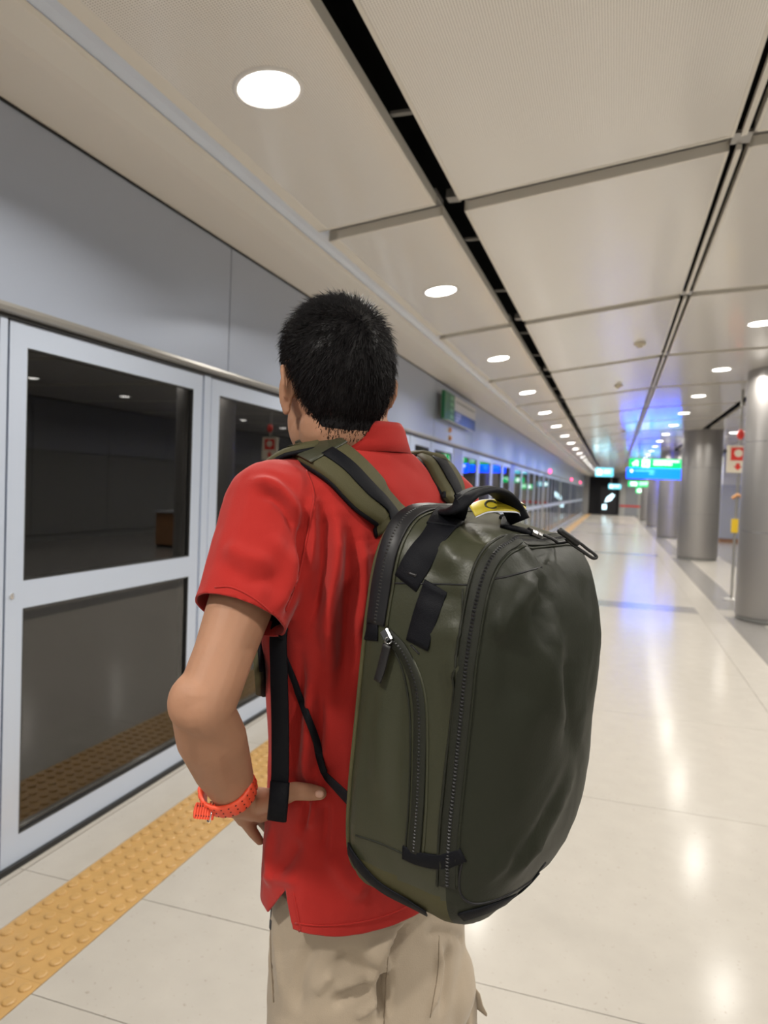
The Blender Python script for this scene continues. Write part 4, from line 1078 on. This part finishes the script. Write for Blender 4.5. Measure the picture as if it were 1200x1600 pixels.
def teeth(name, P_, N_, parent, m, w_=.0045, step=.0042):
    """the coil of a zip: one bead row"""
    q = MB(); acc = 0
    for i in range(1, len(P_)):
        seg = P_[i] - P_[i - 1]; L = np.linalg.norm(seg)
        if L < 1e-6: continue
        t = seg / L; b = np.cross(t, N_[i])
        while acc < L:
            c = P_[i - 1] + t * acc + N_[i] * .0022
            q.add([c - b * w_ / 2 - t * .0014, c + b * w_ / 2 - t * .0014, c + b * w_ / 2 + t * .0014, c - b * w_ / 2 + t * .0014, c + N_[i] * .0014], [(0, 1, 4), (1, 2, 4), (2, 3, 4), (3, 0, 4)]); acc += step
        acc -= L
    return obj(name, q, m, parent, False, kind='stuff')
# main zip all round the front, sunk between two welts
P_, N_ = hullring(BZ, t0=math.radians(-27), t1=math.radians(207))
zm_ = obj('front_zip', MB().ribbon(P_, N_, .020, .0020, -.0004), M['zip'], pack, True)
teeth('zip_coil', P_, N_, zm_, M['zip_dark'])
for db in (-.0125, .0105):
    A_, B_ = hullring(BZ + db, t0=math.radians(-27), t1=math.radians(207)); obj('welt', MB().tube([p + n * .0004 for p, n in zip(A_, B_)], .0018, 6), M['zip'] if db < 0 else M['nylon_front'], zm_, True)
# laptop zip along the back edge, thick black, with green piping behind it
P_, N_ = hullring(.024, t0=math.radians(8), t1=math.radians(172))
zb_ = obj('back_zip', MB().ribbon(P_, N_, .027, .0028, -.0002), M['zip_dark'], pack, True)
teeth('zip_coil', P_, N_, zb_, M['gasket'], .0055)
P_, N_ = hullring(.005); obj('back_piping', MB().tube([p + n * .001 for p, n in zip(P_, N_)], .0035, 8), M['nylon_strap'], pack, True)
P_, N_ = hullring(.041, t0=math.radians(8), t1=math.radians(172)); obj('welt', MB().tube([p + n * .0008 for p, n in zip(P_, N_)], .0018, 6), M['nylon'], zb_, True)
def band(name, pix, width, m, parent=pack, thick=.0022, lift=.0002, d0=.9, n=6):
    P_, N_ = hp(pix, d0, n); return obj(name, MB().ribbon(P_, N_, width, thick, lift), m, parent, True)
def line(name, pix, r, m, parent=pack, lift=.0, d0=.9):
    P_, N_ = hp(pix, d0); return obj(name, MB().tube([p + n * lift for p, n in zip(P_, N_)], r, 6), m, parent, True)
# side pocket: zip, flap seam, webbing
sz = band('side_zip', [(606, 992), (630, 1018), (648, 1060), (656, 1110), (656, 1180), (653, 1260), (647, 1332)], .017, M['zip'])
P_, N_ = hp([(606, 992), (630, 1018), (648, 1060), (656, 1110), (656, 1180), (653, 1260), (647, 1332)]); teeth('zip_coil', P_, N_, sz, M['zip_dark'], .004)
line('side_welt', [(614, 1012), (630, 1050), (640, 1110), (641, 1190), (638, 1270), (633, 1330)], .0016, M['zip'], sz)
line('side_welt', [(625, 1005), (650, 1040), (665, 1090), (668, 1160), (666, 1260), (661, 1336)], .0020, M['nylon'], sz)
line('flap_seam', [(608, 911), (660, 912), (733, 914)], .0011, M['zip_dark'])
line('panel_seam', [(723, 920), (722, 1050), (720, 1180), (712, 1330)], .0013, M['zip'])
band('side_webbing', [(652, 1008), (664, 966), (682, 915)], .033, M['webbing'])
line('pocket_seam', [(642, 1008), (655, 1022)], .0012, M['zip_dark'])
band('bottom_tab', [(630, 1331), (655, 1341), (690, 1346), (724, 1335)], .017, M['webbing'])
line('base_seam', [(556, 1305), (600, 1320), (640, 1338), (690, 1352), (722, 1340)], .0013, M['zip'])
line('corner_seam', [(724, 1336), (717, 1375), (722, 1400), (742, 1412), (780, 1404), (820, 1383), (858, 1352)], .0016, M['zip_dark'])
band('side_tab', [(566, 984), (580, 985), (591, 986)], .024, M['webbing'])
band('base_strap', [(720, 1432), (765, 1418), (810, 1398), (850, 1372)], .016, M['webbing'])
# slider with pull tab on the side pocket
P_, N_ = hp([(604, 984), (612, 1000)])
sl_ = obj('slider', MB().ribbon(P_, N_, .012, .006, .002), M['metal_dark'], pack, False)
p0 = P_[-1] + N_[-1] * .007
obj('slider_ring', MB().tube([p0 + UV * .004 * math.cos(a) - ZV * .004 * math.sin(a) for a in np.linspace(0, 2 * PI, 14)], .0011, 6), M['metal_dark'], sl_, True)
P_, N_ = hp([(611, 1006), (604, 1036), (597, 1064)])
obj('pull_tab', MB().ribbon([p + n * .006 for p, n in zip(P_, N_)], N_, .0115, .0026, .001), M['cord'], sl_, True)
# grab handle: webbing sewn to the side, rising in an arch over the top, padded in the middle
hs, hn0 = hp([(634, 911), (655, 874), (682, 832), (704, 806)])
ha = hs[-1]; he, hne = hp([(806, 806), (800, 798)])
arch = smooth_path([hs[-1], at(716, 786, .845), at(738, 770, .855), at(766, 765, .875), at(788, 775, .90), at(803, 796, .915), at(812, 815, .915)], 6)
up_ = [x for x in hn0] + [np.array(BK * -.25 + ZV * 1.0 - UV * (.9 - 1.9 * k / len(arch))) for k in range(1, len(arch))]
band('handle_base', [(634, 911), (655, 874), (682, 834), (704, 806)], .037, M['webbing'])
av = [np.array(p) for p in arch]; an = []
cen = at(765, 840, .88)
for i, p in enumerate(av):
    d_ = p - cen; d_ = d_ / np.linalg.norm(d_); k = max(0, 1 - i / 7); d_ = d_ * (1 - k) + hn0[-1] * k; an.append(d_ / np.linalg.norm(d_))
gh = obj('grab_handle', MB().ribbon(av, an, [.036 - .006 * math.sin(PI * k / (len(av) - 1)) for k in range(len(av))], .0065, -.003), M['webbing'], pack, True)
obj('handle_seam', MB().tube([p + n * .0038 for p, n in zip(av[2:-2], an[2:-2])], .0011, 6), M['cord'], gh, True)
band('handle_stitch', [(640, 896), (652, 900)], .004, M['cord'], gh, .003)
band('handle_wrap', [(690, 822), (698, 812), (706, 802)], .039, M['webbing'], gh, .003)
# top loop and cord pull of the front zip
tl_ = band('top_loop', [(786, 812), (800, 806), (818, 806), (838, 812)], .012, M['webbing'], pack, .006)
P_, N_ = hp([(836, 812), (852, 816), (872, 824), (886, 834)])
sl2 = obj('slider', MB().ribbon(P_[:8], N_[:8], .012, .006, .003), M['metal_dark'], pack, False)
cp = [p + n * .007 for p, n in zip(P_, N_)]
end = [at(900, 846, .885), at(918, 858, .89), at(929, 866, .893), at(932, 871, .893), at(926, 872, .892), at(914, 864, .889), at(898, 853, .884), at(884, 842, .878)]
obj('cord_pull', MB().tube(smooth_path(cp[::3] + end, 4), .0021, 8), M['cord'], sl2, True)
obj('cord_toggle', MB().capsule(at(876, 830, .868), .0042, at(902, 848, .88), .0038, 12), M['cord'], sl2, True)
line('front_seam', [(764, 906), (800, 899), (846, 886)], .0012, M['zip_dark'], fr)
# dark binding and base webbing on the near lower edge
P1, N1 = hp([(521, 1240), (534, 1290), (556, 1340), (592, 1380), (640, 1408), (668, 1424)], .93)
C1, M1 = drape(SHIRT, [(441, 990), (450, 1030), (472, 1095), (497, 1170), (512, 1212)], 1.03, 5)
C1 = [p + n * .004 for p, n in zip(C1, M1)]
obj('compression_strap', MB().ribbon(C1 + [p + n * .002 for p, n in zip(P1, N1)], M1 + N1, list(np.linspace(.007, .012, len(C1))) + [.018] * len(P1), .002, 0), M['webbing'], pack, True)

# ---- shoulder straps
def onsh(pix, off, n=6, d0=1.05):
    P_, N_ = drape(SHIRT, pix, d0, n); return [p + x * off for p, x in zip(P_, N_)], N_
LP, LN = onsh([(612, 822), (588, 792), (560, 760), (534, 734), (508, 716), (490, 708), (474, 708)], .003)
def tors(a, b, z):                                            # a point round the trunk at height z
    zs = [c[2] for c, *_ in TR]; c = np.array([np.interp(z, zs, [q_[0][i] for q_ in TR]) for i in range(3)]); return c + AR * a + BK * b
def nearest_shirt(p, off):
    h = SHIRT.find_nearest(Vector(p)); n_ = np.array(h[1]); return np.array(h[0]) + n_ * off, n_
fp = []; fn = []
for a, b, z in ((-.115, -.05, 1.50), (-.118, -.10, 1.46), (-.122, -.14, 1.40), (-.135, -.15, 1.32), (-.155, -.13, 1.25), (-.18, -.06, 1.20)):
    p, n_ = nearest_shirt(tors(a, b, z), .003); fp.append(p); fn.append(n_)
def strap_parts(P_, N_, right=False):
    NN = [sum(N_[max(0, i - 3):i + 4]) for i in range(len(N_))]; NN = [x / np.linalg.norm(x) for x in NN]
    pad = obj('shoulder_strap', MB().ribbon(P_, NN, .068, .013, .001), M['nylon_strap'], pack, True)
    obj('strap_lining', MB().ribbon(P_, NN, .073, .007, .000), M['webbing'], pad, True)
    k = len(P_)
    return pad, NN
Lpath = smooth_path(LP[::4] + fp, 5); Lnorm = [nearest_shirt(p, 0)[1] for p in Lpath]
pad, LNN = strap_parts(Lpath, Lnorm)
kk_ = [i for i, p in enumerate(Lpath) if i <= int(len(LP) / 4 * 5 * .62)]
obj('strap_webbing', MB().ribbon([Lpath[i] for i in kk_], [LNN[i] for i in kk_], .021, .0022, .0145), M['webbing'], pad, True)
i0 = kk_[-1]
obj('strap_yoke', MB().ribbon(Lpath[i0 - 1:i0 + 14], LNN[i0 - 1:i0 + 14], .066, .0022, .0138), M['nylon'], pad, True)
# right strap: over the far shoulder, mirrored to the trunk
rp_ = []
RP, RN = onsh([(705, 800), (702, 775), (690, 748), (676, 728), (664, 718)], .003, 6, 1.2)
fr_p = []
for a, b, z in ((.115, -.05, 1.50), (.118, -.10, 1.46), (.122, -.14, 1.40), (.135, -.15, 1.32), (.155, -.13, 1.25), (.18, -.06, 1.20)):
    fr_p.append(nearest_shirt(tors(a, b, z), .003)[0])
Rpath = smooth_path(RP[::4] + fr_p, 5); Rnorm = [nearest_shirt(p, 0)[1] for p in Rpath]
pad2, RNN = strap_parts(Rpath, Rnorm, True)
obj('strap_webbing', MB().ribbon(Rpath[:22], RNN[:22], .026, .0022, .0145), M['webbing'], pad2, True)
# hanging strap tails under the arms
def tail_strap(pts, w_, name='adjuster_strap', nv=None):
    sp_ = smooth_path(pts, 5); return obj(name, MB().ribbon(sp_, [nv] * len(sp_), w_, .0022), M['webbing'], pack, True)
toward = RC @ np.array([-.15, .05, 1.0])
ts = tail_strap([at(452, 958, 1.005), at(436, 985, .985), at(436, 1050, .975), at(438, 1130, .972), at(438, 1200, .972), at(437, 1225, .972)], .0245, nv=toward)
obj('strap_fold', MB().ribbon([at(438, 1221, .971), at(436, 1250, .969), at(433, 1281, .968)], [toward] * 3, .0265, .006), M['webbing'], ts, True)
tail_strap([fr_p[-1], fr_p[-1] - ZV * .06 + BK * .05, fr_p[-1] - ZV * .16 + BK * .12 - AR * .02, pk(.12, .02, -.18)], .0245, nv=AR)

# ---- yellow luggage tag looped on the handle
tagp = smooth_path([at(738, 799, .905), at(758, 791, .905), at(785, 790, .91), at(808, 792, .915), at(820, 800, .918)], 6)
tn0 = [RC @ np.array([0, .75, .65])] * len(tagp)
lt = thing('luggage_tag', tuple(tagp[0]), 'yellow luggage tag with black print on top of the olive backpack', 'tag')
tb_ = obj('tag_strip', MB().ribbon(tagp, tn0, .022, .0014), M['tag_yellow'], lt, True)
for i, j in ((6, 10), (19, 23)):
    c = tagp[(i + j) // 2]; A_ = [tagp[i] + (tagp[j] - tagp[i]) * .5 + UV * .0075 * math.cos(a) + (ZV * .65 + FV * .65) * .0075 * math.sin(a) + tn0[0] * .0022 for a in np.linspace(.6, 2 * PI - .6, 16)]
    obj('tag_print', MB().tube(A_, .0013, 6), M['tag_print'], tb_, True)
obj('tag_border', MB().ribbon(tagp, tn0, .026, .0009, -.0004), M['tag_white'], tb_, True)
